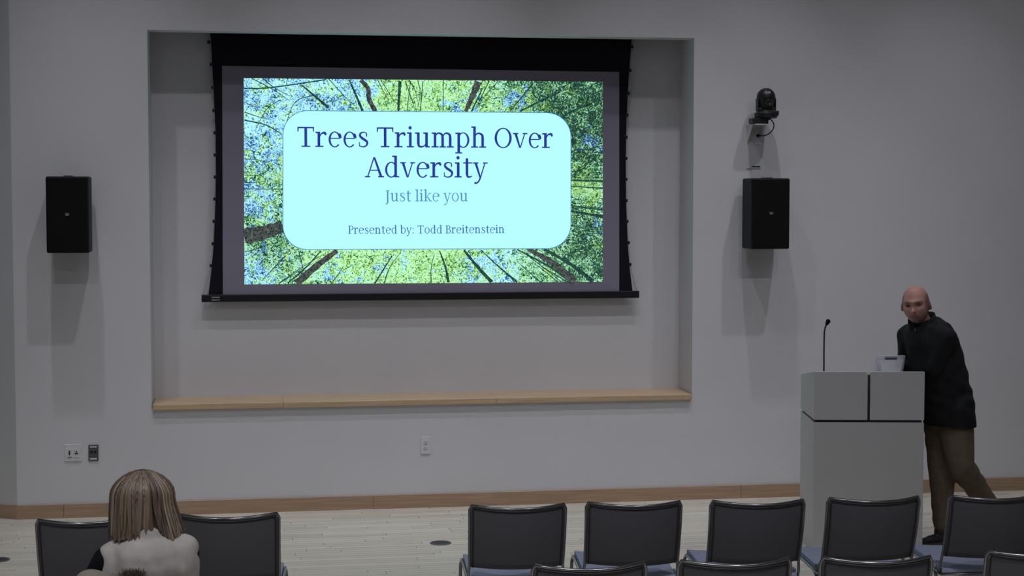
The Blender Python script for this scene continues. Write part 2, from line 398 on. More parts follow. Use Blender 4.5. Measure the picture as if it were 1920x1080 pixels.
def slide():
    n, mm = 90, 52
    tl, tr, br, bl = [Vector((*c, 0)) for c in CORN]
    bm = NB(); lay = bm.verts.layers.float_color.new('zone'); g = []
    SKY = [(470, 180, 60, .9), (560, 170, 60, .7), (470, 250, 45, .8), (640, 185, 40, .8), (470, 370, 40, .9), (465, 510, 45, .9), (620, 510, 30, .6), (730, 500, 40, .5),
           (970, 185, 25, .8), (1105, 262, 22, .9), (925, 495, 50, .8), (1110, 420, 20, .6), (860, 200, 25, .7), (690, 170, 25, .7), (545, 230, 40, .7), (1120, 520, 20, .4)]
    DK = [(1100, 165, 60, 1.3), (1080, 155, 30, 1.0), (1110, 230, 35, .9), (1100, 400, 40, .5), (500, 440, 40, .4), (520, 480, 40, .3), (1120, 470, 40, .6), (1095, 300, 40, .7), (1080, 500, 50, .5), (990, 160, 50, .4), (500, 330, 30, .3)]
    YL = [(730, 180, 50, 1), (800, 185, 40, .8), (660, 500, 60, .8), (820, 500, 60, .8), (880, 190, 40, .5), (980, 190, 20, .8), (500, 300, 40, .4), (1100, 350, 30, .7), (760, 510, 40, .6)]
    def zone(px, py):
        f = lambda S: min(1.2, sum(k*math.exp(-((px-x)**2+(py-y)**2)/(2*r*r)) for x, y, r, k in S))
        return (min(1, .12+f(SKY)), min(1, .04+f(DK)), min(1, .2+f(YL)), 1)
    for j in range(mm+1):
        row = []
        for i in range(n+1):
            u, v = i/n, j/mm; p = (tl*(1-u)+tr*u)*(1-v) + (bl*(1-u)+br*u)*v
            q = bm.verts.new(SL(p.x, p.y, -.0022)); q[lay] = zone(p.x, p.y); row.append(q)
        g.append(row)
    for j in range(mm):
        for i in range(n): bm.faces.new((g[j][i], g[j][i+1], g[j+1][i+1], g[j+1][i]))
    img = finish('projected_picture', bm, slide_mat(), view)
    img.parent = scr; tag(img, 'bright projected slide of a forest canopy seen from below')
    # trunks and branches of the projected photograph
    TR = [([(457, 166), (500, 165), (560, 157), (612, 149)], 2.4, 2.4), ([(565, 159), (590, 180), (616, 202)], 2.5, 5), ([(655, 150), (668, 180), (680, 208)], 3, 5),
          ([(750, 152), (748, 185), (747, 208)], 6, 4), ([(760, 152), (775, 195)], 2, 1.6), ([(831, 152), (831, 208)], 1.6, 1.6), ([(905, 165), (884, 209)], 2, 3),
          ([(1000, 155), (980, 180), (956, 209)], 3, 2), ([(1050, 172), (1012, 190), (975, 209)], 4, 3), ([(1110, 194), (1080, 205), (1052, 220)], 4, 3),
          ([(1070, 338), (1130, 340)], 3, 4), ([(1070, 349), (1130, 353)], 1.6, 3), ([(1070, 385), (1130, 394)], 2, 3), ([(1070, 396), (1130, 406)], 4, 6), ([(1070, 422), (1105, 431)], 2, 1.6),
          ([(870, 469), (895, 500), (922, 529)], 4, 7), ([(824, 470), (835, 500), (841, 529.5)], 2, 5.5), ([(902, 469), (935, 500), (970, 529)], 1.6, 4),
          ([(970, 468), (1030, 500), (1070, 528)], 2.5, 5), ([(1020, 467), (1072, 497), (1112, 528)], 5, 8), ([(602, 470), (575, 500), (540, 531)], 2.5, 2.5),
          ([(560, 470), (568, 503)], 1.6, 1.6), ([(535, 480), (495, 522)], 2, 1.4), ([(735, 480), (703, 531)], 2, 3), ([(458, 225), (500, 235), (528, 252)], 2.5, 1.6),
          ([(536, 232), (555, 190), (600, 176)], 1.2, 1.6), ([(480, 240), (500, 205), (520, 190)], 1.2, 1.2), ([(458, 354), (528, 355)], 2, 1.2), ([(793, 152), (788, 208)], 1.6, 2), ([(770, 152), (763, 208)], 1.2, 1.6)]
    TG = [([(676, 150), (690, 166), (692, 186), (704, 209)], 8, 9), ([(897, 153), (886, 180), (873, 209)], 15, 7), ([(990, 467), (1035, 492), (1078, 528.5)], 7, 15),
          ([(458, 443), (495, 436), (530, 424)], 30, 22), ([(632, 470), (592, 500), (556, 531.5)], 9, 15)]
    def strip(name, S, c, dy):
        bm = NB()
        for pts, w0, w1 in S:
            P = spline([(x, y, 0) for x, y in pts], 5); k = len(P); prev = None
            for i, p in enumerate(P):
                d = (P[min(i+1, k-1)]-P[max(i-1, 0)]).normalized(); nn = Vector((-d.y, d.x, 0)); ww = (w0+(w1-w0)*i/(k-1))/2*(1+.12*math.sin(i*2.3+w0))
                ca, cb = p+nn*ww, p-nn*ww
                a = bm.verts.new(SL(ca.x, ca.y, dy)); b_ = bm.verts.new(SL(cb.x, cb.y, dy))
                if prev: bm.faces.new((prev[0], a, b_, prev[1]))
                prev = (a, b_)
        return finish(name, bm, c, img)
    mb, mt = emis('slide_branch', lin(24, 62, 58)), emis('slide_trunk', lin(66, 74, 68))
    for mm_, ca, cb in ((mt, lin(34, 46, 50), lin(92, 98, 92)), (mb, lin(14, 48, 48), lin(48, 92, 78))):
        nt = mm_.node_tree; n = nt.nodes.new('ShaderNodeTexNoise'); n.inputs['Scale'].default_value = 60; n.inputs['Distortion'].default_value = 1.5; tc = nt.nodes.new('ShaderNodeTexCoord')
        r = nt.nodes.new('ShaderNodeValToRGB'); r.color_ramp.elements[0].position = .42; r.color_ramp.elements[1].position = .6; r.color_ramp.elements[0].color = ca; r.color_ramp.elements[1].color = cb
        nt.links.new(tc.outputs['Object'], n.inputs['Vector']); nt.links.new(n.outputs['Fac'], r.inputs[0]); nt.links.new(r.outputs[0], nt.nodes['Principled BSDF'].inputs['Emission Color'])
    rb = random.Random(11)
    for k in range(44):                  # finer twigs running towards the middle of the canopy
        side = rb.choice('tbblrr'); cx, cy = 800, 340
        if side in 'tb': x0 = rb.uniform(465, 1125); y0 = 147 + (x0-457)*.0100 if side == 't' else 532.5-(x0-457)*.006
        else: x0 = 458.5 if side == 'l' else 1129.5; y0 = rb.uniform(165, 520)
        f = rb.uniform(.06, .14) if side in 'lr' else rb.uniform(.15, .3)
        x1, y1 = x0+(cx-x0)*f+rb.uniform(-9, 9), y0+(cy-y0)*f; xm, ym = (x0+x1)/2+rb.uniform(-4, 4), (y0+y1)/2+rb.uniform(-3, 3)
        TR.append(([(x0, y0), (xm, ym), (x1, y1)], rb.uniform(1.2, 2.4), .9))
    for q in TR: strip('branch', [q], mb, -.0042)
    for q in TG: strip('trunk', [q], mt, -.0046)
    # rounded title card
    def rr(x0, y0, x1, y1, xo, yo, r):
        out = []
        for cx, cy, a0 in ((x1-r, y0+r, -90), (x1-r, y1-r, 0), (x0+r, y1-r, 90), (x0+r, y0+r, 180)):
            for k in range(13):
                a = math.radians(a0+90*k/12); x = cx+r*math.cos(a); y = cy+r*math.sin(a); u = (x-530)/540
                v = (y-207)/261
                out.append((x, y + (1-v)*u*4.5 - v*u*2))
        return out
    slab('card_outline', rr(529.8, 206.6, 1071, 468.6, 0, 0, 46), -.0060, emis('slide_line', lin(60, 120, 190)), img, .0001)
    slab('title_card', rr(531, 207.8, 1069.8, 467.4, 0, 0, 45), -.0085, emis('slide_card', lin(184, 255, 255)), img, .0001)
    return img
slide_img = slide()

# a small serif stroke font (cap height 1, x-height .76)
S_, H_ = .145, .066
def ring(cx, cy, rx, ry, wx, wy, a0=0, a1=360, n=28):
    P = []
    for k in range(n):
        q = []
        for t in (k, k+1):
            a = math.radians(a0+(a1-a0)*t/n); c, s = math.cos(a), math.sin(a)
            q.append(((cx+rx*c, cy+ry*s), (cx+(rx-wx)*c, cy+(ry-wy)*s)))
        P.append([q[0][0], q[1][0], q[1][1], q[0][1]])
    return P
def rc(x0, y0, x1, y1): return [[(x0, y0), (x1, y0), (x1, y1), (x0, y1)]]
def ln_(x0, y0, x1, y1, w0, w1=None):   # slanted stroke with horizontal ends
    w1 = w1 or w0; return [[(x0-w0/2, y0), (x0+w0/2, y0), (x1+w1/2, y1), (x1-w1/2, y1)]]
def st(pts, ws):
    P = spline([(x, y, 0) for x, y in pts], 6); k = len(P); out = []; prev = None
    for i, p in enumerate(P):
        t = i/(k-1)*(len(ws)-1); j = min(int(t), len(ws)-2); ww = (ws[j]+(ws[j+1]-ws[j])*(t-j))/2
        d = (P[min(i+1, k-1)]-P[max(i-1, 0)]).normalized(); n = Vector((-d.y, d.x, 0))
        q = ((p+n*ww)[:2], (p-n*ww)[:2])
        if prev: out.append([prev[0], q[0], q[1], prev[1]])
        prev = q
    return out
def sf(x, y=0, l=.12, r=.12): return rc(x-S_/2-l, y, x+S_/2+r, y+H_)
def flag(x, y, l=.11): return [[(x-S_/2-l, y-H_), (x+S_/2, y-H_*1.6), (x+S_/2, y), (x-S_/2-l, y)]]
X_ = .76
def stem(x, y0, y1): return rc(x-S_/2, y0, x+S_/2, y1)
def arch(x0, x1, top=X_):               # shoulder from stem x0 over to stem x1
    return st([(x0+.03, top-.17), (x0+.12, top-.06), ((x0+x1)/2+.03, top-.035), (x1-.03, top-.12), (x1, top-.26)], [.05, .075, .09, .125, S_]) + stem(x1, 0, top-.25)
G = {
 'T': (rc(.05, 1-H_*1.1, .93, 1)+[[(.05, 1), (.05, .76), (.10, .76), (.135, 1)], [(.93, 1), (.93, .76), (.88, .76), (.845, 1)]]+stem(.49, 0, 1)+sf(.49, 0, .16, .16), .98),
 'r': (stem(.2, 0, X_)+sf(.2, 0, .12, .17)+flag(.2, X_)+st([(.24, .5), (.33, .66), (.46, .71), (.56, .68)], [.04, .07, .11, .15])+ring(.55, .65, .06, .07, .06, .07), .64),
 'e': (ring(.4, .38, .33, .40, .115, .055, 14, 318)+rc(.12, .405, .68, .405+.055)+st([(.715, .44), (.70, .56), (.64, .68)], [.09, .11, .1]), .79),
 's': (st([(.52, .55), (.50, .69), (.36, .745), (.2, .70), (.16, .58), (.26, .46), (.42, .36), (.54, .25), (.50, .09), (.34, .02), (.16, .06), (.12, .22)], [.05, .05, .06, .09, .12, .13, .13, .12, .09, .06, .05, .05])
      +rc(.475, .52, .52, .74)+rc(.105, .03, .15, .26), .65),
 'i': (stem(.22, 0, X_)+sf(.22)+flag(.22, X_)+ring(.21, .985, .088, .088, .088, .088), .43),
 'l': (stem(.22, 0, 1.08)+sf(.22)+flag(.22, 1.08), .43),
 'u': (stem(.22, .2, X_)+flag(.22, X_)+st([(.22, .24), (.25, .08), (.38, .035), (.52, .07), (.62, .17)], [S_, .12, .085, .07, .05])+stem(.66, 0, X_)+flag(.66, X_)+rc(.66, 0, .84, H_), .90),
 'n': (stem(.22, 0, X_)+sf(.22)+flag(.22, X_)+arch(.22, .66)+sf(.66), .90),
 'm': (stem(.22, 0, X_)+sf(.22)+flag(.22, X_)+arch(.22, .63)+sf(.63, 0, .1, .1)+arch(.63, 1.04)+sf(1.04), 1.28),
 'h': (stem(.22, 0, 1.08)+sf(.22)+flag(.22, 1.08)+arch(.22, .66)+sf(.66), .90),
 'p': (stem(.22, -.3, X_)+sf(.22, -.3)+flag(.22, X_)+ring(.46, .38, .34, .395, .115, .055, -140, 140), .86),
 'b': (stem(.2, .02, 1.08)+flag(.2, 1.08)+ring(.44, .38, .34, .395, .115, .055, -140, 140), .84),
 'd': (ring(.4, .38, .33, .395, .115, .055, 40, 320)+stem(.63, 0, 1.08)+flag(.63, 1.08)+rc(.63, 0, .82, H_), .87),
 'o': (ring(.41, .38, .35, .40, .115, .055), .82),
 'O': (ring(.52, .5, .47, .52, .135, .055), 1.05),
 'v': (ln_(.39, 0, .14, X_, .09, S_)+ln_(.41, 0, .66, X_, .06, .065)+rc(0, X_-H_, .3, X_)+rc(.54, X_-H_, .8, X_), .80),
 'y': (ln_(.39, 0, .14, X_, .09, S_)+ln_(.41, 0, .66, X_, .07, .065)+rc(0, X_-H_, .3, X_)+rc(.54, X_-H_, .8, X_)+st([(.41, .03), (.34, -.15), (.22, -.27), (.08, -.27)], [.09, .08, .08, .12]), .80),
 'A': (ln_(.5, 1.0, .87, 0, .10, S_)+ln_(.49, 1.0, .14, 0, .07, .065)+rc(.26, .32, .74, .32+.055)+rc(0, 0, .28, H_)+rc(.70, 0, 1.02, H_), 1.0),
 't': (stem(.26, .16, .96)+rc(.05, X_-H_, .55, X_)+st([(.26, .2), (.29, .06), (.40, .025), (.54, .07)], [S_, .11, .08, .05]), .58),
 'J': (stem(.28, -.02, 1)+rc(.10, 1-H_, .46, 1)+st([(.28, 0), (.25, -.14), (.15, -.22), (.02, -.24)], [S_, .12, .09, .05]), .52),
 'k': (stem(.22, 0, 1.08)+sf(.22)+flag(.22, 1.08)+ln_(.28, .34, .62, X_, .07)+ln_(.40, .43, .70, 0, .11, S_)+rc(.50, X_-H_, .78, X_)+rc(.58, 0, .86, H_), .84),
 'P': (stem(.24, 0, 1)+sf(.24)+rc(.05, 1-H_, .5, 1)+ring(.46, .73, .30, .27, .125, .055, -90, 90)+rc(.24, .46, .5, .515), .80),
 'B': (stem(.24, 0, 1)+rc(.05, 1-H_, .48, 1)+rc(.05, 0, .5, H_)+rc(.24, .50, .5, .56)+ring(.46, .765, .26, .235, .12, .055, -90, 90)+ring(.48, .28, .31, .28, .13, .055, -90, 90), .86),
 ':': (ring(.16, .07, .075, .075, .075, .075)+ring(.16, .60, .075, .075, .075, .075), .36),
 ' ': ([], .36),
}
def text(s, px0, px1, pyb, cap, name, m):
    adv = [G[c][1] for c in s]; tot = sum(adv); a, b = SL(px0, pyb), SL(px1, pyb)
    y0 = scr.location
    kx = (b.x-a.x)/(tot-.06); kz = cap/ (F/11.9); bm = NB(); x = -.03
    for c, ad in zip(s, adv):
        if c == ' ': finish('word', bm, m, slide_img); bm = NB()
        for poly in G[c][0]:
            vs = [bm.verts.new((a.x + (x+u)*kx, -.0125, a.z + v*kz)) for u, v in poly]
            try: bm.faces.new(vs)
            except Exception: pass
        x += ad
    return finish('word', bm, m, slide_img)
t1 = emis('title_ink', lin(38, 54, 148)); t2 = emis('subtitle_ink', lin(78, 146, 196)); t3 = emis('presenter_ink', lin(50, 92, 176))
text('Trees Triumph Over', 557, 1036, 275.5, 36.5, 'title_text', t1)
text('Adversity', 685, 913, 332.5, 37, 'title_text', t1)
text('Just like you', 722, 877, 377.6, 20.5, 'subtitle_text', t2)
text('Presented by: Todd Breitenstein', 652.5, 945.5, 438.2, 14.6, 'presenter_text', t3)

# ------------------------------------------------------------------ loudspeakers
def speaker(c0, c1, label, toe):
    depth, gap = .24, .07
    yf = -(depth+gap)
    a, b = PY(*c0, yf), PY(*c1, yf); cx, cz = (a.x+b.x)/2, (a.z+b.z)/2; W, Hh = b.x-a.x, a.z-b.z
    t = thing('wall_speaker', (cx, yf, cz-Hh/2), label, 'speaker', toe, 'black wall speakers either side of the niche')
    bm = NB(); box(bm, (-W/2, .012, 0), (W/2, depth, Hh), .012, 3); finish('cabinet', bm, M['speaker'], t)
    bm = NB(); box(bm, (-W/2+.006, 0, .006), (W/2-.006, .016, Hh-.006), .008, 3); g = finish('grille', bm, M['grille'], t)
    bm = NB(); box(bm, (-.011, -.0015, Hh/2-.004), (.011, .001, Hh/2+.004)); box(bm, (-.013, -.0015, Hh/2+.009), (.013, .001, Hh/2+.0115))
    tag(finish('maker_badge', bm, M['mark'], g), 'tiny pale badge')
    bm = NB(); box(bm, (-.05, depth+gap-.008, Hh/2-.09), (.05, depth+gap, Hh/2+.09), .002, 1); tube(bm, [(0, depth-.01, Hh/2), (0, depth+gap-.005, Hh/2)], .02, 12)
    box(bm, (-.03, depth-.01, Hh/2-.06), (.03, depth+.012, Hh/2+.06), .002, 1)
    finish('wall_bracket', bm, M['blackp'], t)
    bm = NB(); box(bm, (-.028, .06, Hh-.002), (.028, .16, Hh+.006), .002, 1); finish('top_fitting', bm, M['blackp'], t)
speaker((84.5, 330.5), (167, 474.5), 'black loudspeaker on the wall left of the screen niche', 0)
speaker((1410.5, 334), (1481.5, 467), 'black loudspeaker on the wall right of the niche, below the camera', 0)

# ------------------------------------------------------------------ wall plates
def plate(px0, py0, px1, py1, name, label, m, build):
    a, b = PY(px0, py0, -.006), PY(px1, py1, -.006); W, Hh = b.x-a.x, a.z-b.z
    t = thing(name, ((a.x+b.x)/2, 0, b.z), label, 'outlet')
    bm = NB(); box(bm, (-W/2, -.007, 0), (W/2, -.0003, Hh), .002, 2); p = finish('cover_plate', bm, m, t)
    build(t, W, Hh)
def slots(bm, x, z):
    box(bm, (x-.0085, -.0112, z-.002), (x-.006, -.0095, z+.006)); box(bm, (x+.006, -.0112, z-.001), (x+.0085, -.0095, z+.006))
    lathe(bm, [(.0028, .0095), (.0028, .0112)], (x, 0, z-.008), 10, 'Y')
def b_duplex(t, W, Hh):
    for z in (Hh*.33, Hh*.67):
        bm = NB(); box(bm, (-.017, -.0098, z-.014), (.017, -.006, z+.014), .003, 2); s = finish('socket', bm, M['plastic_w'], t)
        bm = NB(); slots(bm, 0, z); finish('slot', bm, M['slotdark'], s)
    bm = NB(); lathe(bm, [(.003, .006), (.003, .0085)], (0, 0, Hh/2), 10, 'Y'); finish('screw', bm, M['chrome'], t)
def b_double(t, W, Hh):
    for x, k in ((-.023, 0), (.023, 1)):
        bm = NB(); box(bm, (x-.0168, -.0098, Hh/2-.034), (x+.0168, -.006, Hh/2+.034), .002, 2); s = finish('insert', bm, M['plastic_w'], t)
        bm = NB()
        if k == 0:
            box(bm, (x-.005, -.0118, Hh/2-.016), (x+.005, -.0096, Hh/2+.016), .001, 1); box(bm, (x-.014, -.011, Hh/2-.031), (x+.014, -.0096, Hh/2-.028))
        else:
            box(bm, (x-.012, -.0118, Hh/2-.010), (x+.012, -.0096, Hh/2-.001), .001, 1); box(bm, (x-.004, -.0118, Hh/2+.002), (x+.004, -.0096, Hh/2+.014), .001, 1)
        finish('port', bm, M['slotdark'], s)
def b_audio(t, W, Hh):
    for z in (Hh*.13, Hh*.87):
        bm = NB(); box(bm, (-W*.34, -.0090, z-.0045), (W*.34, -.0065, z+.0045), .001, 1); tag(finish('label_strip', bm, M['plastic_w'], t), 'pale strip')
    bm = NB(); box(bm, (-W*.38, -.0085, Hh*.25), (W*.38, -.0065, Hh*.75), .001, 1); finish('insert', bm, M['plate_d'], t)
    for x in (-W*.18, W*.18):
        bm = NB(); lathe(bm, [(.0085, .008), (.0085, .0105), (.006, .0105), (.006, .0088)], (x, 0, Hh*.56), 18, 'Y'); finish('jack', bm, M['blackp'], t)
plate(120.6, 833.3, 153, 864.6, 'wall_outlet', 'white double-gang wall plate at far left, beside the small dark plate', M['plastic_w'], b_double)
plate(165.5, 834.2, 184.8, 864, 'audio_plate', 'dark grey audio jack plate with pale strips, beside the white double plate', M['plate_d'], b_audio)
plate(788.5, 818.5, 807.5, 851, 'wall_outlet', 'white duplex power outlet low on the wall under the niche', M['plastic_w'], b_duplex)

# ------------------------------------------------------------------ robotic camera on its bracket
def ptz():
    Yc = -.16; O = PY(1436, 222, Yc)
    t = thing('robotic_camera', O, 'black pan-and-tilt video camera high on the wall above the right loudspeaker', 'camera')
    s = 1/ (F/ (11.25*.97+.6))
    k = lambda px: px/270.
    bm = NB(); lathe(bm, [(k(19), 0), (k(22), k(2)), (k(22), k(9)), (k(17), k(14)), (k(17), k(17))], (0, 0, 0), 32)
    box(bm, (k(2), -.07, k(5)), (k(20), .05, k(14)), .004, 2)
    finish('base', bm, M['blackp'], t)
    bm = NB()
    for sx in (-1, 1): box(bm, (sx*k(18)-(.008 if sx > 0 else 0), -.03, k(14)), (sx*k(18)+(.008 if sx < 0 else 0), .035, k(38)), .006, 3)
    box(bm, (-k(17), -.03, k(14)), (k(17), .035, k(20)), .006, 2)
    finish('yoke', bm, M['blackp'], t)
    bm = NB(); cone(bm, (0, .0, k(25)), k(15.5), (0, .0, k(40)), k(18), 28); cone(bm, (0, -.012, k(26)), k(13), (0, -.012, k(38)), k(13), 24)
    h = fuse('camera_head', bm, M['blackp'], t, .003, 2)
    bm = NB(); lathe(bm, [(.024, .045), (.027, .074), (.023, .078), (.018, .073)], (0, 0, k(29)), 28, 'Y'); l = finish('lens', bm, M['glass'], h, True)
    bm = NB(); box(bm, (-.020, -.0, k(49)), (-.012, .01, k(54))); box(bm, (-.006, 0, k(51)), (.014, .01, k(54.5))); 
    mk = finish('maker_mark', bm, M['mark'], h); mk.location = (0, -.060, -k(4))
    # black mounting foot
    bm = NB(); box(bm, (-k(30), -.05, -k(11)), (k(1), .05, 0), .003, 2); prism(bm, [(-k(2), 0), (k(8), 0), (k(10), k(2)), (-k(2), -k(9))], -.03, .03)
    f = finish('mounting_foot', bm, M['blackp'], t)
    for x, z in ((-26, -3.2), (-26, -7.6), (-6, -3.2), (-6, -7.6)):
        bm = NB(); lathe(bm, [(.005, .05), (.005, .053)], (k(x), 0, k(z)), 10, 'Y'); finish('screw', bm, M['slotdark'], f)
    # cable loops from the base to the socket below
    p = [PY(*q, y) - O for q, y in (((1444, 223), -.15), ((1449.5, 229), -.15), ((1451, 238), -.14), ((1446, 247), -.12), ((1436, 253.5), -.08), ((1421, 254.3), -.02))]
    bm = NB(); tube(bm, spline(p, 6), .0042, 8); finish('cable', bm, M['blackp'], t)
    bm = NB(); q = p[-1]; tube(bm, [q+Vector((0, -.012, 0)), q+Vector((0, .012, 0))], .011, 12); finish('plug', bm, M['blackp'], t)
    # white wall bracket
    a, b = PY(1407, 233.5, -.1), PY(1436, 237, -.1)
    t2 = thing('camera_bracket', (a.x, 0, b.z), 'white metal wall bracket carrying the black camera', 'bracket')
    W = b.x-a.x
    top = (O.z-k(11)) - b.z
    bm = NB(); box(bm, (0, -.215, top-.006), (W, 0, top-.0005), .001, 1); finish('shelf', bm, M['plastic_w'], t2)
    c = PY(1432, 316, 0); 
    bm = NB(); box(bm, (.005, -.006, c.z-b.z), (W*.95, 0, top-.006), .001, 1); finish('back_plate', bm, M['plastic_w'], t2)
    for x in (.006, W*.95-.006):
        bm = NB(); v = [(0, top-.006), (-.13, top-.006), (-.006, top-.13), (0, top-.13)]
        A = [bm.verts.new((x, y, z)) for y, z in v]; B = [bm.verts.new((x+.003, y, z)) for y, z in v]
        bm.faces.new(A); bm.faces.new(B[::-1])
        for i in range(4): bm.faces.new((A[i], A[(i+1) % 4], B[(i+1) % 4], B[i]))
        finish('side_gusset', bm, M['plastic_w'], t2)
    bm = NB(); e = PY(1409.5, 310.8, 0)
    box(bm, (e.x-a.x, -.009, PY(1420, 313.4, 0).z-b.z), (e.x-a.x+.06, -.0055, PY(1420, 311, 0).z-b.z)); finish('slot', bm, M['slotdark'], t2)
    a, b = PY(1414.5, 244, -.02), PY(1429, 271, -.02)
    t3 = thing('wall_outlet', ((a.x+b.x)/2, -.0065, b.z), 'small white power socket on the camera bracket, black plug in it', 'outlet')
    W, Hh = b.x-a.x, a.z-b.z
    bm = NB(); box(bm, (-W/2, -.007, 0), (W/2, 0, Hh), .002, 1); finish('cover_plate', bm, M['plastic_w'], t3)
    bm = NB(); slots(bm, 0, Hh*.3); box(bm, (-.012, -.0098, Hh*.2), (.012, -.006, Hh*.42), .002, 1); finish('socket', bm, M['plastic_w'], t3)
ptz()

# ------------------------------------------------------------------ floor boxes
for px, py, lb in ((826, 1018.4, 'round dark metal floor box between the left chairs and the middle chairs'), (-3, 1050, 'round dark floor box at the far left edge of the floor')):
    p = PZ(px, py, 0); t = thing('floor_box', (p.x, p.y, 0), lb, 'floor box', 0, 'round floor boxes')
    bm = NB(); lathe(bm, [(.068, .0004), (.068, .003), (.064, .0045), (.056, .0045), (.055, .003)], (0, 0, 0), 36); finish('rim', bm, M['plate_d'], t)
    bm = NB(); lathe(bm, [(.054, .001), (.054, .0042), (.02, .0045)], (0, 0, 0), 36); box(bm, (-.02, -.003, .0045), (.02, .003, .0055)); finish('lid', bm, M['slotdark'], t)

# ------------------------------------------------------------------ lectern
LXo, LYo, LR, LWd, LD, LZ, LM = 3.3483, -1.883, -.1804, .6656, .5332, 1.1203, .8191
def lectern():
    t = thing('lectern', (LXo, LYo, 0), 'pale grey laminate lectern with dark reveal lines, at the right of the stage', 'lectern', LR)
    zb = 1.045
    g = .008
    bm = NB(); box(bm, (0, 0, 0), (LWd, LD, LM-g), .002, 1); finish('lower_cabinet', bm, M['lect'], t)
    bm = NB(); box(bm, (.012, .012, LM-g), (LWd-.012, LD-.012, LM+g)); box(bm, (LWd*.497-.006, .012, LM), (LWd*.497+.006, .03, LZ-.02)); box(bm, (.02, .034, LM+g), (LWd-.02, LD-.03, LM+.1)); finish('reveal', bm, M['lgap'], t)
    xm = LWd*.497
    bm = NB(); prism(bm, [(0, LM+g), (xm-.008, LM+g), (xm-.008, LZ-.012), (xm-.018, LZ), (0, LZ)], 0, .028); finish('front_panel', bm, M['lect'], t)
    bm = NB(); prism(bm, [(xm+.008, LM+g), (LWd, LM+g), (LWd, LZ), (xm+.014, LZ), (xm+.008, LZ-.006)], 0, .028); finish('front_panel', bm, M['lect'], t)
    for x in (0, LWd-.022):
        bm = NB(); pr = [(.0282, LM+g), (LD, LM+g), (LD, zb), (.0282, LZ-.002)]
        A = [bm.verts.new((x, y, z)) for y, z in pr]; B = [bm.verts.new((x+.022, y, z)) for y, z in pr]
        bm.faces.new(A); bm.faces.new(B[::-1])
        for i in range(4): bm.faces.new((A[i], A[(i+1) % 4], B[(i+1) % 4], B[i]))
        finish('side_panel', bm, M['lect'], t)
    sl = (zb-LZ)/LD
    bm = NB(); pr = [(.0285, LZ-.03), (LD, LZ-.03+sl*LD), (LD, LZ-.05+sl*LD), (.0285, LZ-.05)]
    A = [bm.verts.new((.0223, y, z)) for y, z in pr]; B = [bm.verts.new((LWd-.0223, y, z)) for y, z in pr]
    bm.faces.new(A); bm.faces.new(B[::-1])
    for i in range(4): bm.faces.new((A[i], A[(i+1) % 4], B[(i+1) % 4], B[i]))
    finish('work_surface', bm, M['lect'], t)
    return t
lectern()
def LL(x, y, z):                        # lectern local to world
    return Vector((LXo + x*math.cos(LR) - y*math.sin(LR), LYo + x*math.sin(LR) + y*math.cos(LR), z))
def mic():
    Ym = LYo + .045
    p = [PY(*q, Ym) for q in ((1544.6, 706), (1544.8, 690), (1545, 660), (1545.3, 636), (1546, 620), (1548.5, 611), (1551, 606))]
    base = Vector((p[0].x, Ym, LZ-.042)); t = thing('gooseneck_microphone', base, 'thin black gooseneck microphone standing at the left of the lectern top', 'microphone')
    p[0].z = base.z + .01
    bm = NB(); lathe(bm, [(.020, 0), (.020, .008), (.010, .014), (.008, .03)], (0, 0, 0), 20); finish('base', bm, M['blackp'], t)
    bm = NB(); tube(bm, [q-base for q in spline(p, 5)], .0050, 8); finish('gooseneck', bm, M['blackp'], t)
    d = (p[-1]-p[-2]).normalized(); bm = NB(); cone(bm, p[-1]-base-d*.004, .010, p[-1]-base+d*.012, .0145, 14); finish('foam_tip', bm, M['blackk'], t, True)
mic()
def panel():
    Yp = LYo + .12; a, b = PY(1643.5, 667, Yp), PY(1697.5, 667, Yp); W = b.x-a.x; zs = LZ-.03+ (1.045-LZ)/LD*.22
    t = thing('touch_panel', ((a.x+b.x)/2, Yp, zs), 'silver desktop touch panel on the lectern, seen from behind', 'screen', -.05)
    Ht = a.z - zs
    # tilted tablet: top edge towards the audience, screen towards the speaker
    lo, hi = .05, -.005
    def P(x, f, dy=0): return (x, lo+(hi-lo)*f+dy, .012+(Ht-.012)*f)
    bm = NB()
    vs = [bm.verts.new(P(x, f, dy)) for dy in (0, .014) for x, f in ((-W/2, 0), (W/2, 0), (W/2, 1), (-W/2, 1))]
    for f in ((0, 1, 2, 3), (7, 6, 5, 4), (0, 4, 5, 1), (1, 5, 6, 2), (2, 6, 7, 3), (3, 7, 4, 0)): bm.faces.new([vs[i] for i in f])
    bmesh.ops.bevel(bm, geom=list(bm.edges), offset=.003, segments=2, affect='EDGES')
    sh = finish('shell', bm, M['silver'], t)
    bm = NB(); box(bm, (-W*.20, hi-.0025, Ht-.022), (W*.20, hi+.004, Ht-.016)); v = finish('vent_slot', bm, M['slotdark'], sh)
    bm = NB()
    tp = [(-W*.46, .8), (W*.46, .8), (W*.30, .12), (-W*.30, .12)]
    A = [bm.verts.new(P(x, f, -.001)) for x, f in tp]; B = [bm.verts.new((x*.92, -.020+(.012 if f > .5 else 0), .012+(Ht-.012)*f)) for x, f in tp]
    bm.faces.new(A); bm.faces.new(B[::-1])
    for i in range(4): bm.faces.new((A[i], A[(i+1) % 4], B[(i+1) % 4], B[i]))
    finish('rear_wedge', bm, M['silver'], t)
    bm = NB(); box(bm, (-W*.30, -.045, 0), (W*.30, .075, .012), .003, 2); finish('stand', bm, M['silver'], t)
    bm = NB(); vs = [bm.verts.new(P(x, f, .0145)) for x, f in ((-W*.45, .08), (W*.45, .08), (W*.45, .94), (-W*.45, .94))]; bm.faces.new(vs); finish('display', bm, M['glass'], t)
panel()

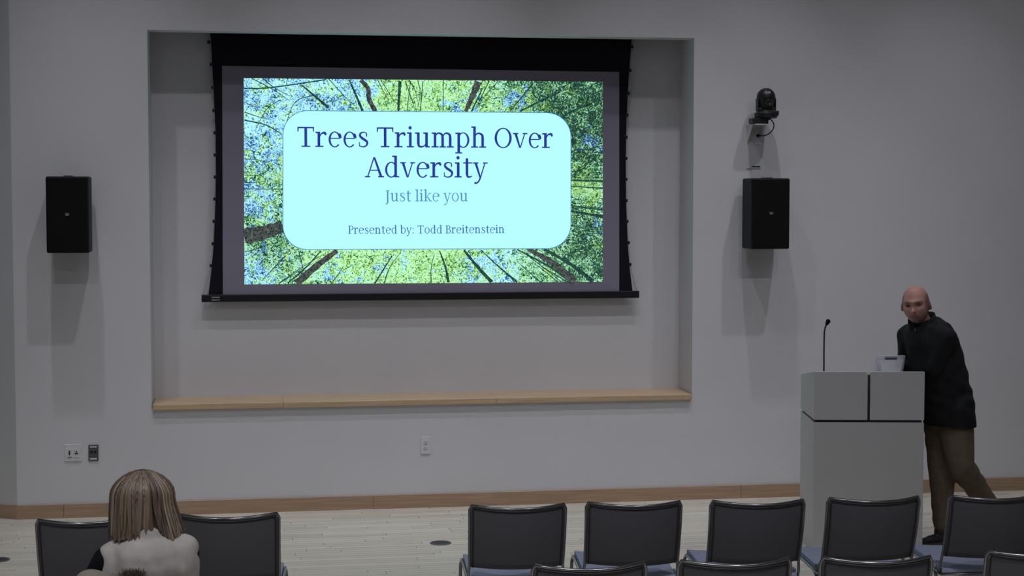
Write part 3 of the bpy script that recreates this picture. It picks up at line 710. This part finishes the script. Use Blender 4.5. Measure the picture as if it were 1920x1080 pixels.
# ------------------------------------------------------------------ chairs
CWd, CH = .4275, .829
def make_chair():
    t = thing('stacking_chair', (0, 0, 0), '', 'chair')
    hw = CWd/2
    def bp(u, v):                        # back surface point: u -1..1, v 0 bottom .. 1 top
        return Vector((u*(hw-.004)*(1-.015*(1-v)), .085*(1-v) - .070*(1-u*u) - .012*math.sin(v*PI), .53 + v*(CH-.006-.53) - .009*(1-u*u)*v))
    bm = NB(); NU, NV = 18, 10; A = [[bm.verts.new(bp(-1+2*i/NU, j/NV)) for i in range(NU+1)] for j in range(NV+1)]
    B = [[bm.verts.new(bp(-1+2*i/NU, j/NV) + Vector((0, .012, 0))) for i in range(NU+1)] for j in range(NV+1)]
    for j in range(NV):
        for i in range(NU):
            bm.faces.new((A[j][i], A[j][i+1], A[j+1][i+1], A[j+1][i])); bm.faces.new((B[j][i], B[j+1][i], B[j+1][i+1], B[j][i+1]))
    for j in range(NV): bm.faces.new((A[j][0], A[j+1][0], B[j+1][0], B[j][0])); bm.faces.new((A[j][NU], B[j][NU], B[j+1][NU], A[j+1][NU]))
    for i in range(NU): bm.faces.new((A[0][i], B[0][i], B[0][i+1], A[0][i+1])); bm.faces.new((A[NV][i], A[NV][i+1], B[NV][i+1], B[NV][i]))
    back = finish('backrest', bm, M['cfab'], t, True); tag(back, 'dark grey mesh backrest')
    # black edge binding inside the frame
    bm = NB(); path = [bp(-.955, v/8)+Vector((0, -.002, 0)) for v in range(0, 8)] + [bp(-.95+1.9*i/14, .965)+Vector((0, -.002, 0)) for i in range(15)] + [bp(.955, v/8)+Vector((0, -.002, 0)) for v in range(7, -1, -1)]
    tube(bm, path, .0035, 6); finish('edge_binding', bm, M['cedge'], back, True)
    # chrome loop: up one side, over the top, down the other side
    top = []
    for i in range(17):
        u = -1+2*i/16; p = bp(u*.97, 1); p.z = CH-.005-.009*(1-u*u); top.append(p + Vector((0, .004, 0)))
    l = [bp(-1, v)+Vector((-.004, .005, 0)) for v in (0, .25, .5, .75, .93)]; r = [bp(1, v)+Vector((.004, .005, 0)) for v in (.93, .75, .5, .25, 0)]
    lo = [Vector((-hw, .12, .44)), Vector((-hw-.001, .105, .48))]; ro = [Vector((hw+.001, .105, .48)), Vector((hw, .12, .44))]
    bm = NB(); tube(bm, lo+l+top+r+ro, .0068, 8); tag(finish('back_frame', bm, M['chrome'], t, True), 'satin metal back frame')
    # seat
    bm = NB(); NU, NV = 12, 12
    def sp(u, v, up):
        w_ = hw-.008 + .004*v; z = .468 + .014*math.sin(min(1, v*1.1)*PI*.5) - .010*(1-u*u) ; z -= .018*max(0, (v-.86)/.14)**2
        return Vector((u*w_*(1-.03*max(0, (v-.9)/.1)), .10+v*.53, z if up else z-.03))
    A = [[bm.verts.new(sp(-1+2*i/NU, j/NV, 1)) for i in range(NU+1)] for j in range(NV+1)]; B = [[bm.verts.new(sp(-1+2*i/NU, j/NV, 0)) for i in range(NU+1)] for j in range(NV+1)]
    for j in range(NV):
        for i in range(NU): bm.faces.new((A[j][i], A[j][i+1], A[j+1][i+1], A[j+1][i])); bm.faces.new((B[j][i], B[j+1][i], B[j+1][i+1], B[j][i+1]))
    for j in range(NV): bm.faces.new((A[j][0], A[j+1][0], B[j+1][0], B[j][0])); bm.faces.new((A[j][NU], B[j][NU], B[j+1][NU], A[j+1][NU]))
    for i in range(NU): bm.faces.new((A[0][i], B[0][i], B[0][i+1], A[0][i+1])); bm.faces.new((A[NV][i], A[NV][i+1], B[NV][i+1], B[NV][i]))
    tag(finish('seat', bm, M['seat'], t), 'pale blue-grey seat')
    bm = NB(); e = [sp(-1, v/10, 0)+Vector((-.006, 0, .004)) for v in range(11)] + [sp(1, v/10, 0)+Vector((.006, 0, .004)) for v in range(10, -1, -1)]
    tube(bm, e, .0075, 8, True); finish('seat_frame', bm, M['chrome'], t, True)
    for s in (-1, 1):
        bm = NB(); tube(bm, spline([(s*hw, .57, .452), (s*(hw+.004), .605, .43), (s*(hw+.006), .615, .36), (s*(hw+.012), .63, .01)], 5), .0085, 8); lg = finish('leg', bm, M['chrome'], t, True)
        bm = NB(); lathe(bm, [(.013, 0), (.013, .012), (.009, .022)], (s*(hw+.012), .63, 0), 12); finish('foot_glide', bm, M['blackp'], lg)
        bm = NB(); tube(bm, spline([(s*hw, .20, .447), (s*(hw+.004), .14, .41), (s*(hw+.008), .09, .25), (s*(hw+.014), .03, .01)], 5), .0085, 8); lg = finish('leg', bm, M['chrome'], t, True)
        bm = NB(); lathe(bm, [(.013, 0), (.013, .012), (.009, .022)], (s*(hw+.014), .03, 0), 12); finish('foot_glide', bm, M['blackp'], lg)
        # ganging link at the side of the seat
        bm = NB(); box(bm, (s*(hw+.002)-.006, .17, .455), (s*(hw+.002)+.006, .215, .472), .002, 1); tag(finish('linking_clip', bm, M['mark'], t), 'small pale clip')
    return t
proto = make_chair(); first = [True]
def chair(xl, yl, xr, yr, label, group):
    a, b = PZ(xl, yl, CH), PZ(xr, yr, CH); c = (a+b)/2; rz = math.atan2((b-a).y, (b-a).x)
    rz = max(-.12, min(.12, rz))
    if first[0]: t = proto; first[0] = False
    else: t = copy_tree(proto)
    t.location = (c.x, c.y, 0); t.rotation_euler = (0, 0, rz); tag(t, label, 'chair', group); return t
FR, SR = 'front row chairs', 'second row chairs'
chair(72, 972.5, 258, 967.5, 'front row dark mesh chair partly hidden behind the blonde woman, leftmost chair', FR)
chair(335, 963, 522, 959.5, 'front row dark mesh chair just right of the blonde woman', FR)
chair(882, 945.5, 1060, 942.5, 'front row dark mesh chair beside the floor box, left end of the right-hand block', FR)
chair(1100.5, 940, 1277, 938, 'front row dark mesh chair under the right end of the niche ledge', FR)
chair(1335, 937.5, 1507, 935, 'front row dark mesh chair just left of the lectern', FR)
chair(1553.5, 932, 1723.5, 929, 'front row dark mesh chair directly in front of the lectern', FR)
chair(1778, 928, 1953, 925, 'front row dark mesh chair hiding the lower leg of the standing man', FR)
chair(1001, 1058, 1210, 1052, 'second row chair, only its top showing, leftmost of that row', SR)
chair(1275.5, 1049, 1480.5, 1045, 'second row chair, only its top showing, below the chair left of the lectern', SR)
chair(1541, 1043.5, 1747, 1040.5, 'second row chair, only its top showing, nearest below the lectern', SR)
chair(1848, 1032, 2054, 1028, 'second row chair cut off by the lower right corner of the photo', SR)

# ------------------------------------------------------------------ people
def hand(bm, w, d, side, up, size=1., curl=.5):
    """palm and five fingers; w wrist point, d pointing direction, side towards the thumb, up the back of the hand"""
    d = d.normalized(); side = (side-d*side.dot(d)).normalized(); up = side.cross(d) if side.cross(d).dot(up) > 0 else d.cross(side)
    P = lambda a, b, c=0: w + (d*a+side*b+up*c)*size
    for b in (-.028, -.009, .010, .028): cone(bm, P(.01, b*.7), .013*size, P(.085, b), .0115*size, 10)
    for b, L in ((.030, .068), (.010, .078), (-.010, .072), (-.029, .056)):
        p = P(.088, b); dd = d.copy(); r = .0092
        for k, f in enumerate((.45, .32, .23)):
            q = p + dd*L*f*size; cone(bm, p, r*size, q, (r-.0008)*size, 8); p = q; r -= .0008
            dd = (dd - up*curl*.55).normalized()
    p = P(.02, .024); q = P(.048, .052, -.008); cone(bm, p, .013*size, q, .011*size, 8); q2 = P(.078, .062, -.016); cone(bm, q, .0105*size, q2, .009*size, 8)
    cone(bm, q2, .009*size, P(.098, .058, -.026), .008*size, 8)
def head_mesh(bm, C, R, s=1.):
    """sculpted head looking along -Y of its own frame; C centre, R rotation matrix"""
    N, Mv = 84, 64; g = lambda x, z, x0, z0, sx, sz: math.exp(-((x-x0)/sx)**2-((z-z0)/sz)**2)
    rows = []
    for j in range(Mv+1):
        th = PI*j/Mv; row = []
        for i in range(N):
            ph = 2*PI*i/N
            x, y, z = math.sin(th)*math.sin(ph), -math.sin(th)*math.cos(ph), math.cos(th)
            e_ = (math.hypot(x, y)+1e-9)**(-.22) if z > 0 else 1
            X, Y, Z = x*.080*min(e_, 1.6), y*.096*min(e_, 1.6), z*.112
            if Z < 0:
                t = min(1, -Z/.116); X *= 1-.22*t**1.8
                if Y > 0: Y *= 1-.45*t
                else: Y = Y*(1-.02*t) - .010*t*max(0, -y)
            if Y < 0:                    # facial features, in metres of X and Z
                fr = min(1, -y*1.6); f = 0
                f += .010*g(X, Z, 0, .030, .05, .012)                       # brow
                for sx in (-1, 1):
                    f -= .019*g(X, Z, sx*.031, .008, .018, .012)            # eye sockets
                    f += .006*g(X, Z, sx*.031, .006, .010, .007)            # lids
                    f += .006*g(X, Z, sx*.045, -.022, .018, .016)           # cheek bones
                f += .010*g(X, Z, 0, .004, .009, .022) + .028*g(X, Z, 0, -.022, .011, .014) + .008*g(X, Z, 0, -.026, .019, .008)  # nose
                f += .006*g(X, Z, 0, -.055, .024, .018) + .004*g(X, Z, 0, -.049, .02, .004) + .004*g(X, Z, 0, -.060, .017, .004) - .009*g(X, Z, 0, -.0545, .024, .0034)  # mouth
                f += .008*g(X, Z, 0, -.088, .024, .014) - .004*g(X, Z, 0, -.072, .02, .006)                   # chin
                Y -= f*fr
            row.append(bm.verts.new(C + R @ Vector((X, Y, Z))*s))
        rows.append(row)
    for j in range(Mv):
        for i in range(N):
            bm.faces.new((rows[j][i], rows[j][(i+1) % N], rows[j+1][(i+1) % N], rows[j+1][i]))
    for sx in (-1, 1):
        c = C + R @ Vector((sx*.078, .008, -.008))*s
        e = (R @ Euler((0, sx*-.2, sx*.5)).to_matrix()).to_euler()
        ell(bm, c, (.008*s, .020*s, .032*s), e, 14)
def man():
    t0 = PZ(1755, 1022, 0)
    yF = t0.y                            # depth of the forward (far) foot
    Q = lambda px, py, dy=0: PY(px, py, yF+dy)
    hc = Q(1717.5, 571, -.10)
    # body under the clothes: one skin
    R = (Euler((0, 0, -math.radians(33))).to_matrix() @ Euler((math.radians(6), math.radians(-5), 0)).to_matrix())
    bm = NB(); head_mesh(bm, hc, R, 1.03)
    neck0 = Q(1731, 612, -.04)
    cone(bm, hc + Vector((.02, .02, -.05)), .055, neck0, .062)
    sN, sF = Q(1771, 636, -.22), Q(1706, 630, .10)          # near (left) and far (right) shoulders
    chest, belly, pel = Q(1745, 655, -.08), Q(1768, 735, -.06), Q(1782, 795, -.06)
    cone(bm, neck0, .06, chest, .12); cone(bm, sN, .05, sF, .05); cone(bm, chest, .12, belly, .11); cone(bm, belly, .11, pel+Vector((0, 0, .06)), .10)
    eN, hN = Q(1750, 691, -.20), Q(1700, 689, .05)
    eF, hF = Q(1700, 680, .14), Q(1690, 692, .10)
    hN.z = 1.125; hF.z = 1.115
    for a, b, c in ((sN, eN, hN), (sF, eF, hF)): cone(bm, a, .045, b, .036); cone(bm, b, .036, c, .026)
    hand(bm, hN, Vector((-1, .25, -.12)), Vector((0, 1, .1)), Vector((0, 0, 1)), 1., .35)
    hand(bm, hF, Vector((-1, -.2, -.05)), Vector((-.1, -1, 0)), Vector((0, 0, 1)), 1., .35)
    hipF, kF, aF = Q(1766, 800, .0), Q(1766, 885, 0), Q(1768, 996, .02)
    hipN, kN = Q(1792, 800, -.12), Q(1801, 872, -.15)
    fN = PZ(1862, 1003, 0); aN = Vector((fN.x, fN.y, .12))
    for a, b, c in ((hipF, kF, aF), (hipN, kN, aN)): cone(bm, a, .06, b, .045); cone(bm, b, .045, c, .028)
    cone(bm, aF, .028, Vector((aF.x-.02, aF.y, .05)), .026); cone(bm, aN, .034, aN+Vector((-.03, 0, -.06)), .03)
    Ri = R.inverted()
    skin = lin(184, 136, 128); dk = lin(150, 104, 98); stub = lin(128, 108, 102); lip = lin(150, 88, 86); eye = lin(48, 34, 34); br = lin(110, 78, 70)
    def tone(co):
        l = Ri @ (Vector(co)-hc) / 1.03
        def mixc(a, b, f): return tuple(a[i]*(1-f)+b[i]*f for i in range(3))+(1,)
        c = skin; X, Y, Z = l
        if l.length > .2: return c
        G_ = lambda x0, z0, sx, sz: math.exp(-((X-x0)/sx)**2-((Z-z0)/sz)**2)
        if Y < .0:
            c = mixc(c, stub, min(1, 1.1*G_(0, -.085, .05, .035)))
            for sx in (-1, 1):
                c = mixc(c, dk, .8*G_(sx*.031, .006, .019, .012)); c = mixc(c, eye, min(1, 1.4*G_(sx*.031, .006, .012, .0055))); c = mixc(c, br, .8*G_(sx*.032, .025, .018, .006))  # socket shade painted into the skin colour, then eyes and brows
            c = mixc(c, lip, min(1, G_(0, -.055, .024, .007)))
            c = mixc(c, dk, .6*G_(0, -.035, .016, .004))  # painted shade under the nose
        if abs(X) > .055 and Y > -.055 and Y < .2 and Z > -.02: c = mixc(c, lin(120, 96, 90), .55*min(1, max(0, (.075-Z)/.03)))
        if (Y > .03 or abs(X) > .062) and -.07 < Z < .07: c = mixc(c, lin(104, 84, 80), .65*min(1, max((Y-.02)/.03, (abs(X)-.062)/.01)))
        if abs(X) > .0835: c = mixc(skin, dk, .6)  # ears toned down to stand in for their shadow
        return c
    body = fuse('person', bm, M['skin'], None, .0036, 1, tone)
    tag(body, 'balding man in a black quarter-zip pullover and khaki trousers, leaning on the lectern', 'person')
    # pullover
    bm = NB()
    cone(bm, Q(1732, 618, -.06), .078, Q(1742, 640, -.08), .13)
    cone(bm, Q(1745, 612, -.08), .055, Q(1766, 628, -.16), .085); cone(bm, Q(1752, 611, -.06), .060, Q(1767, 629, -.1), .082)
    cone(bm, sN, .080, Q(1741, 632, -.08), .11); cone(bm, sF, .072, Q(1741, 632, -.08), .11)
    cone(bm, Q(1743, 645, -.08), .155, Q(1764, 712, -.07), .165); cone(bm, Q(1764, 712, -.07), .162, Q(1779, 775, -.06), .163)
    cone(bm, Q(1779, 770, -.06), .163, Q(1781, 800, -.06), .160); cone(bm, Q(1787, 765, -.12), .135, Q(1789, 800, -.12), .132)
    for a, b, c in ((sN, eN, hN), (sF, eF, hF)): cone(bm, a, .078, b, .062); cone(bm, b, .058, b+(c-b)*.97, .042)
    cone(bm, Q(1765, 648, -.1), .115, Q(1791, 765, -.06), .125)
    def wr(co):
        return .003*math.sin(co.x*30+co.z*46+3*math.sin(co.z*13)) + .0025*math.sin(co.z*34-co.x*52+co.y*20+2*math.sin(co.y*19))
    pv = fuse('pullover', bm, M['jersey'], body, .010, 3, disp=wr); tag(pv, 'black long-sleeved quarter-zip pullover')
    zh = Q(1780, 795, -.06).z
    for v in pv.data.vertices:
        if v.co.z < zh + .012: v.co.z = zh + .004*math.sin(v.co.x*20)
    # stand-up collar
    bm = NB(); cc = Q(1730, 603, -.055); n = 28; prev = None
    ax = Vector((-.35, -.15, 1)).normalized(); u = Vector((1, 0, .35)).normalized(); v = ax.cross(u).normalized(); u = v.cross(ax)
    for k in range(n+1):
        a = math.radians(-122 + 20) + math.radians(320)*k/n
        e = min(k, n-k)/n
        o_ = u*math.cos(a)*.085+v*math.sin(a)*.08
        op = 1.10 + (.16 if e < .12 else 0)
        q = [bm.verts.new(cc + o_ - ax*.035), bm.verts.new(cc + o_*op*.92 + ax*.032), bm.verts.new(cc + o_*(op*.92-.09) + ax*.03), bm.verts.new(cc + o_*.9 - ax*.035)]
        if prev:
            for i in range(4): bm.faces.new((prev[i], prev[(i+1) % 4], q[(i+1) % 4], q[i]))
        else: bm.faces.new(q)
        prev = q
    bm.faces.new(prev[::-1]); finish('collar', bm, M['jersey'], pv, True)
    def front(px, py):                   # first pullover surface point seen along a pixel's ray
        r = ray(px, py).normalized(); me = pv.data
        from mathutils.bvhtree import BVHTree
        if 'bvh' not in globals(): globals()['bvh'] = BVHTree.FromPolygons([x.co for x in me.vertices], [tuple(p.vertices) for p in me.polygons])
        h = bvh.ray_cast(C0, r)
        return h[0] if h[0] is not None else Q(px, py, -.25)
    zp = [front(1716, 604) + Vector((0, -.004, 0)), front(1716, 613) + Vector((0, -.004, 0)), front(1715.5, 621)+Vector((0, -.004, 0))]
    bm = NB(); tube(bm, zp, .0045, 6); finish('zip', bm, M['zip'], pv)
    p = front(1735, 637.5); bm = NB(); box(bm, (p.x-.009, p.y-.005, p.z-.004), (p.x-.001, p.y+.002, p.z+.006)); box(bm, (p.x+.004, p.y-.005, p.z-.002), (p.x+.012, p.y+.002, p.z+.004))
    finish('chest_mark', bm, M['slotdark'], pv)
    # trousers
    bm = NB()
    cone(bm, Q(1776, 785, -.04), .128, Q(1786, 785, -.09), .125)
    cone(bm, hipF, .115, kF+Vector((-.005, 0, .02)), .080); cone(bm, kF, .080, Vector((aF.x, aF.y, .13)), .062)
    cone(bm, Vector((aF.x, aF.y, .17)), .068, Vector((aF.x+.005, aF.y, .12)), .055)
    cone(bm, hipN+Vector((0, 0, -.03)), .110, kN, .086); cone(bm, kN, .084, aN+Vector((0, 0, .03)), .062)
    def wt(co): return .0022*math.sin(co.z*38-co.x*40+3*math.sin(co.z*11+co.y*12)) + .0015*math.sin(co.x*70+co.z*14)
    tr = fuse('trousers', bm, M['khaki'], body, .010, 3, disp=wt); tag(tr, 'dark khaki trousers')
    for (c, ang) in ((Vector((aF.x, aF.y, 0)), .25), (Vector((aN.x-.03, aN.y, 0)), .2)):
        f = Vector((-math.cos(ang), -math.sin(ang), 0))
        bm = NB(); cone(bm, c-f*.035+Vector((0, 0, .045)), .036, c+f*.10+Vector((0, 0, .034)), .030); cone(bm, c+f*.06+Vector((0, 0, .034)), .034, c+f*.165+Vector((0, 0, .026)), .022)
        cone(bm, c-f*.02+Vector((0, 0, .06)), .038, c+f*.03+Vector((0, 0, .085)), .032)
        s = fuse('shoe', bm, M['shoe'], body, .006, 2)
        bm = NB(); pts = []
        sd = Vector((-f.y, f.x, 0))
        for k in range(20):
            a = 2*PI*k/20; pts.append(c + f*(.062+.127*math.cos(a)) + sd*(.040*math.sin(a)*(1+.12*math.cos(a))))
        A = [bm.verts.new(q+Vector((0, 0, .001))) for q in pts]; B = [bm.verts.new(q+Vector((0, 0, .020))) for q in pts]
        bm.faces.new(A[::-1]); bm.faces.new(B)
        for i in range(20): bm.faces.new((A[i], A[(i+1) % 20], B[(i+1) % 20], B[i]))
        tag(finish('sole', bm, M['sole'], s), 'lighter shoe sole')
man()

def woman():
    YH = -5.50
    Q = lambda px, py, dy=0: PY(px, py, YH+dy)
    hc = Q(268, 938, .03)
    R = Euler((math.radians(6), 0, PI+.12)).to_matrix()
    bm = NB(); head_mesh(bm, hc, R, .94)
    cx = Q(279, 1040).x
    nk = Vector((cx-.008, YH-.01, .985)); cone(bm, hc+Vector((0, -.01, -.05)), .05, nk, .055)
    chest = Vector((cx, YH+.0, .86)); pel = Vector((cx, YH+.09, .55))
    cone(bm, nk, .055, chest, .10); cone(bm, chest, .12, pel, .13)
    sh = .128
    arms = []
    for s in (-1, 1):
        a = Vector((cx+s*(sh if s > 0 else .146), YH, .915 if s > 0 else .90)); b = Vector((cx+s*(sh+(.125 if s < 0 else .0)), YH+(.04 if s < 0 else .14), .70 if s < 0 else .68)); c = Vector((cx+s*.12, YH+.34, .60)); arms.append((a, b, c))
        cone(bm, a, .042, b, .034); cone(bm, b, .034, c, .024)
        hand(bm, c, Vector((-s*.6, 1, -.1)), Vector((-s, -.6, 0)), Vector((0, 0, 1)), .88, .4)
        h = Vector((cx+s*.09, YH+.10, .53)); k = Vector((cx+s*.10, YH+.52, .54)); f = Vector((cx+s*.10, YH+.56, .09))
        cone(bm, h, .075, k, .05); cone(bm, k, .05, f, .035)
    sk = lin(200, 160, 148)
    body = fuse('person', bm, M['skin'], None, .006, 2, lambda c: sk)
    tag(body, 'blonde woman seen from behind in a cream fleece vest and black sleeves, seated at left', 'person')
    # black sleeves and top
    bm = NB(); cone(bm, nk+Vector((0, 0, -.05)), .075, chest, .13); cone(bm, chest, .135, pel, .14)
    for a, b, c in arms: cone(bm, a, .050, b, .046); cone(bm, b, .046, b+(c-b)*.9, .036)
    tp = fuse('jumper', bm, M['blackk'], body, .009, 3); tag(tp, 'black long-sleeved jumper')
    bm = NB()
    for s in (-1, 1):
        h = Vector((cx+s*.09, YH+.10, .545)); k = Vector((cx+s*.10, YH+.52, .545)); f = Vector((cx+s*.10, YH+.56, .12))
        cone(bm, h, .092, k, .068); cone(bm, k, .066, f, .052)
    cone(bm, pel+Vector((-.07, 0, 0)), .125, pel+Vector((.07, 0, 0)), .125)
    fuse('jeans', bm, M['jean'], body, .012, 3)
    for s in (-1, 1):
        c = Vector((cx+s*.10, YH+.56, 0)); bm = NB(); cone(bm, c+Vector((0, -.02, .045)), .038, c+Vector((0, .15, .03)), .028); cone(bm, c+Vector((0, 0, .05)), .04, c+Vector((0, 0, .10)), .042)
        fuse('shoe', bm, M['shoe'], body, .008, 2)
    # fleece vest
    bm = NB()
    for s in (-1, 1):
        a = arms[0 if s < 0 else 1][0]
        cone(bm, Vector((cx+s*.05, YH, .955)), .055, Vector((cx+s*.122, YH, .917+(.012 if s > 0 else -.006))), .056)
        cone(bm, Vector((cx+s*(.100 if s > 0 else .096), YH+.0, .905 if s > 0 else .880)), .078, Vector((cx+s*.096, YH+.02, .76)), .084); cone(bm, Vector((cx+s*.082, YH+.0, .865)), .090, Vector((cx+s*.075, YH+.07, .62)), .125)
    cone(bm, Vector((cx, YH, .88)), .14, Vector((cx, YH+.08, .60)), .15)
    cone(bm, Vector((cx+.0, YH-.01, .985)), .078, Vector((cx, YH, .93)), .11)
    for s in (-1, 1): cone(bm, Vector((cx+s*.05, YH-.012, 1.0)), .035, Vector((cx-s*.02, YH-.045, 1.0)), .03)
    def wv(co): return .0012*math.sin(co.z*70+co.x*6+2*math.sin(co.x*9)) + .0006*math.sin(co.x*90+co.z*60)
    vest = fuse('vest', bm, M['fleece'], body, .008, 7, disp=wv); tag(vest, 'cream fleece vest')
    bm = NB(); pts = []
    for k in range(26):
        a = math.radians(-160 + 320*k/25) - PI/2; pts.append(Vector((cx+.012+.056*math.cos(a), YH+.004+.046*math.sin(a), 1.012 + .005*math.sin(a*2))))
    tube(bm, pts, .017, 10); tag(finish('collar', bm, M['fleece'], vest, True), 'soft turned collar')
    # hair: shell plus locks
    top = Q(265, 883).z; bot = Q(268, 1006).z; H = top-bot; px = 1/ (F/ (Q(268,940)-C0).dot(FW))
    hx = Q(266, 940).x
    def hr(a, t):                        # a angle (0 = towards the camera, +x right), t 0 crown .. 1 tips
        z = top - t*H
        w_ = math.sin(min(1, (t+.003)/.38)*PI/2)**.52
        r = .106*w_ + .012*max(0, t-.45)/.55
        r += max(0, t-.5)*.055*max(0, math.sin(a))           # flare on the right
        r -= .012*max(0, t-.55)*max(0, -math.sin(a))
        return r, z
    NA, NT = 150, 34; bm = NB(); lay = bm.verts.layers.float_color.new('tone'); rnd = random.Random(3)
    off = [rnd.uniform(-1, 1) for _ in range(NA)]
    off = [(off[i-1]+2*off[i]+off[(i+1) % NA])/4 for i in range(NA)]
    cols = [lin(146, 130, 112), lin(120, 102, 92), lin(162, 148, 128), lin(84, 68, 64), lin(136, 118, 100), lin(102, 84, 78)]
    ci = []; c = 0
    for i in range(NA):
        if rnd.random() < .5: c = rnd.choice([0, 0, 1, 2, 3, 4, 4, 5])
        ci.append(c)
    G2 = []
    for j in range(NT+1):
        t = j/NT; row = []
        for i in range(NA):
            a = -PI + 2*PI*i/NA + .10*math.sin(t*3)*off[i]
            face = abs(a) > 2.35
            tt = t if not face else t*.42
            le = 1 + .05*off[i]*(t > .6) + (.025*math.sin(a*2+.5) if t > .6 else 0)
            if a > .0 and a < .75 and t > .6: le -= .16*(t-.6)/.4*math.sin(min(1, a/.75)*PI)      # gap at the nape
            r, z = hr(a, tt*le if t > .6 else tt)
            r *= 1 + .040*off[i]*min(1, t*3)
            p = Vector((hx + r*math.sin(a), YH+.03 - r*1.0*math.cos(a)*(.92 if abs(a) < PI/2 else 1.0), z))
            v = bm.verts.new(p); k = ci[i]; cc = cols[k]
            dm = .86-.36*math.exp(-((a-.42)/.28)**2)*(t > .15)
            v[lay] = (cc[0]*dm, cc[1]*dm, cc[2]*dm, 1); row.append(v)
        G2.append(row)
    for j in range(NT):
        for i in range(NA): bm.faces.new((G2[j][i], G2[j][(i+1) % NA], G2[j+1][(i+1) % NA], G2[j+1][i]))
    bm.faces.new(G2[0])
    # loose locks
    for k in range(80):
        a = rnd.uniform(-2.2, 2.2); t0 = rnd.uniform(.0, .10); t1 = rnd.uniform(.88, 1.05); 
        if .05 < a < .7: t1 -= .14
        cc = rnd.choice(cols); wd = rnd.uniform(.004, .009); prev = None; sw = rnd.uniform(-.12, .12)
        for j in range(11):
            t = t0+(t1-t0)*j/10; aa = a+sw*(j/10)**2; r, z = hr(aa, t); r = r*(1.02)+.0035*math.sin(j/10*PI)+.002; f = math.sin((j+.6)/11.2*PI)**.5
            q = []
            for du, dr in ((-1, -.002), (0, .002), (1, -.002)):
                a2 = aa + du*wd*f/.105; q.append(bm.verts.new((hx+(r+dr)*math.sin(a2), YH+.03-(r+dr)*math.cos(a2)*.92, z)))
            for x in q: x[lay] = cc
            if prev:
                for i in range(2): bm.faces.new((prev[i], prev[i+1], q[i+1], q[i]))
            prev = q
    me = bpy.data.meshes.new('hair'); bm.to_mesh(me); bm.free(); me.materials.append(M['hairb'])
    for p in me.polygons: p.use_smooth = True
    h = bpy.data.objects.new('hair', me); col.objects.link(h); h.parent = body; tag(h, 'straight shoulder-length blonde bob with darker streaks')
    return cx, YH
wx, wy = woman()
# her chair and the coat draped over its back
ch = copy_tree(proto); ch.location = (wx, wy-.25, 0); ch.rotation_euler = (0, 0, 0)
tag(ch, 'second row chair under the blonde woman, hidden by her and her coat', 'chair', SR)
def coat():
    t = thing('coat', (wx-.05, wy-.27, CH), 'taupe coat with dark fur trim draped behind the seated blonde woman', 'coat')
    bm = NB(); x0 = -.24
    # drape over the rail: front and rear fall plus bunched hood
    cone(bm, (x0+.02, -.03, -.022), .046, (.22, -.03, -.022), .046)
    cone(bm, (x0+.03, -.05, -.10), .05, (.20, -.05, -.12), .05); cone(bm, (x0+.04, -.06, -.30), .045, (.18, -.06, -.32), .045)
    for x in (-.19, -.145, -.10, -.055, -.01, .035, .08, .125, .165): cone(bm, (x, -.05, -.055), .050, (x*1.08, -.06, -.44), .040)
    q = PY(249, 1072, wy-.3); ell(bm, (q.x-(wx-.05), -.055, q.z-CH-.040), (.060, .040, .040))
    p = PY(176, 1066, wy-.27); cxh = p.x-(wx-.05)
    ell(bm, (cxh+.0, -.02, p.z-CH-.045), (.070, .06, .045)); ell(bm, (cxh+.07, -.03, .0), (.09, .055, .04))
    b = fuse('cloth', bm, M['coat'], t, .009, 3, disp=lambda c: .003*math.sin(c.x*48+c.z*9+2*math.sin(c.z*7)))
    rnd = random.Random(5); bm = NB()
    def tuft(c, n, sx, L):
        for _ in range(n):
            o = Vector((rnd.gauss(0, sx), rnd.uniform(-.05, .01), rnd.uniform(-.012, .006))); d = Vector((rnd.uniform(-.7, .7)+o.x*6, rnd.uniform(-.6, .1), 1)).normalized()
            s_ = Vector((.0009, 0, 0)); a = c+o; l = L*rnd.uniform(.5, 1)
            m1 = a+d*l*.55+Vector((rnd.uniform(-.004, .004), 0, 0)); bm.faces.new([bm.verts.new(a-s_), bm.verts.new(a+s_), bm.verts.new(m1+s_*.7), bm.verts.new(m1-s_*.7)])
            bm.faces.new([bm.verts.new(m1-s_*.7), bm.verts.new(m1+s_*.7), bm.verts.new(a+d*l+Vector((rnd.uniform(-.008, .008), 0, -.002)))])
    q = PY(249, 1072, wy-.3); c = Vector((q.x-(wx-.05), -.045, q.z-CH-.012)); tuft(c, 900, .017, .036)
    for k in range(12): tuft(Vector((cxh+.03+.014*k, -.055, -.004-.001*k)), 60, .012, .018)
    o = finish('fur_trim', bm, M['fur'], t); tag(o, 'dark grey-brown fur trim', kind='stuff')
coat()
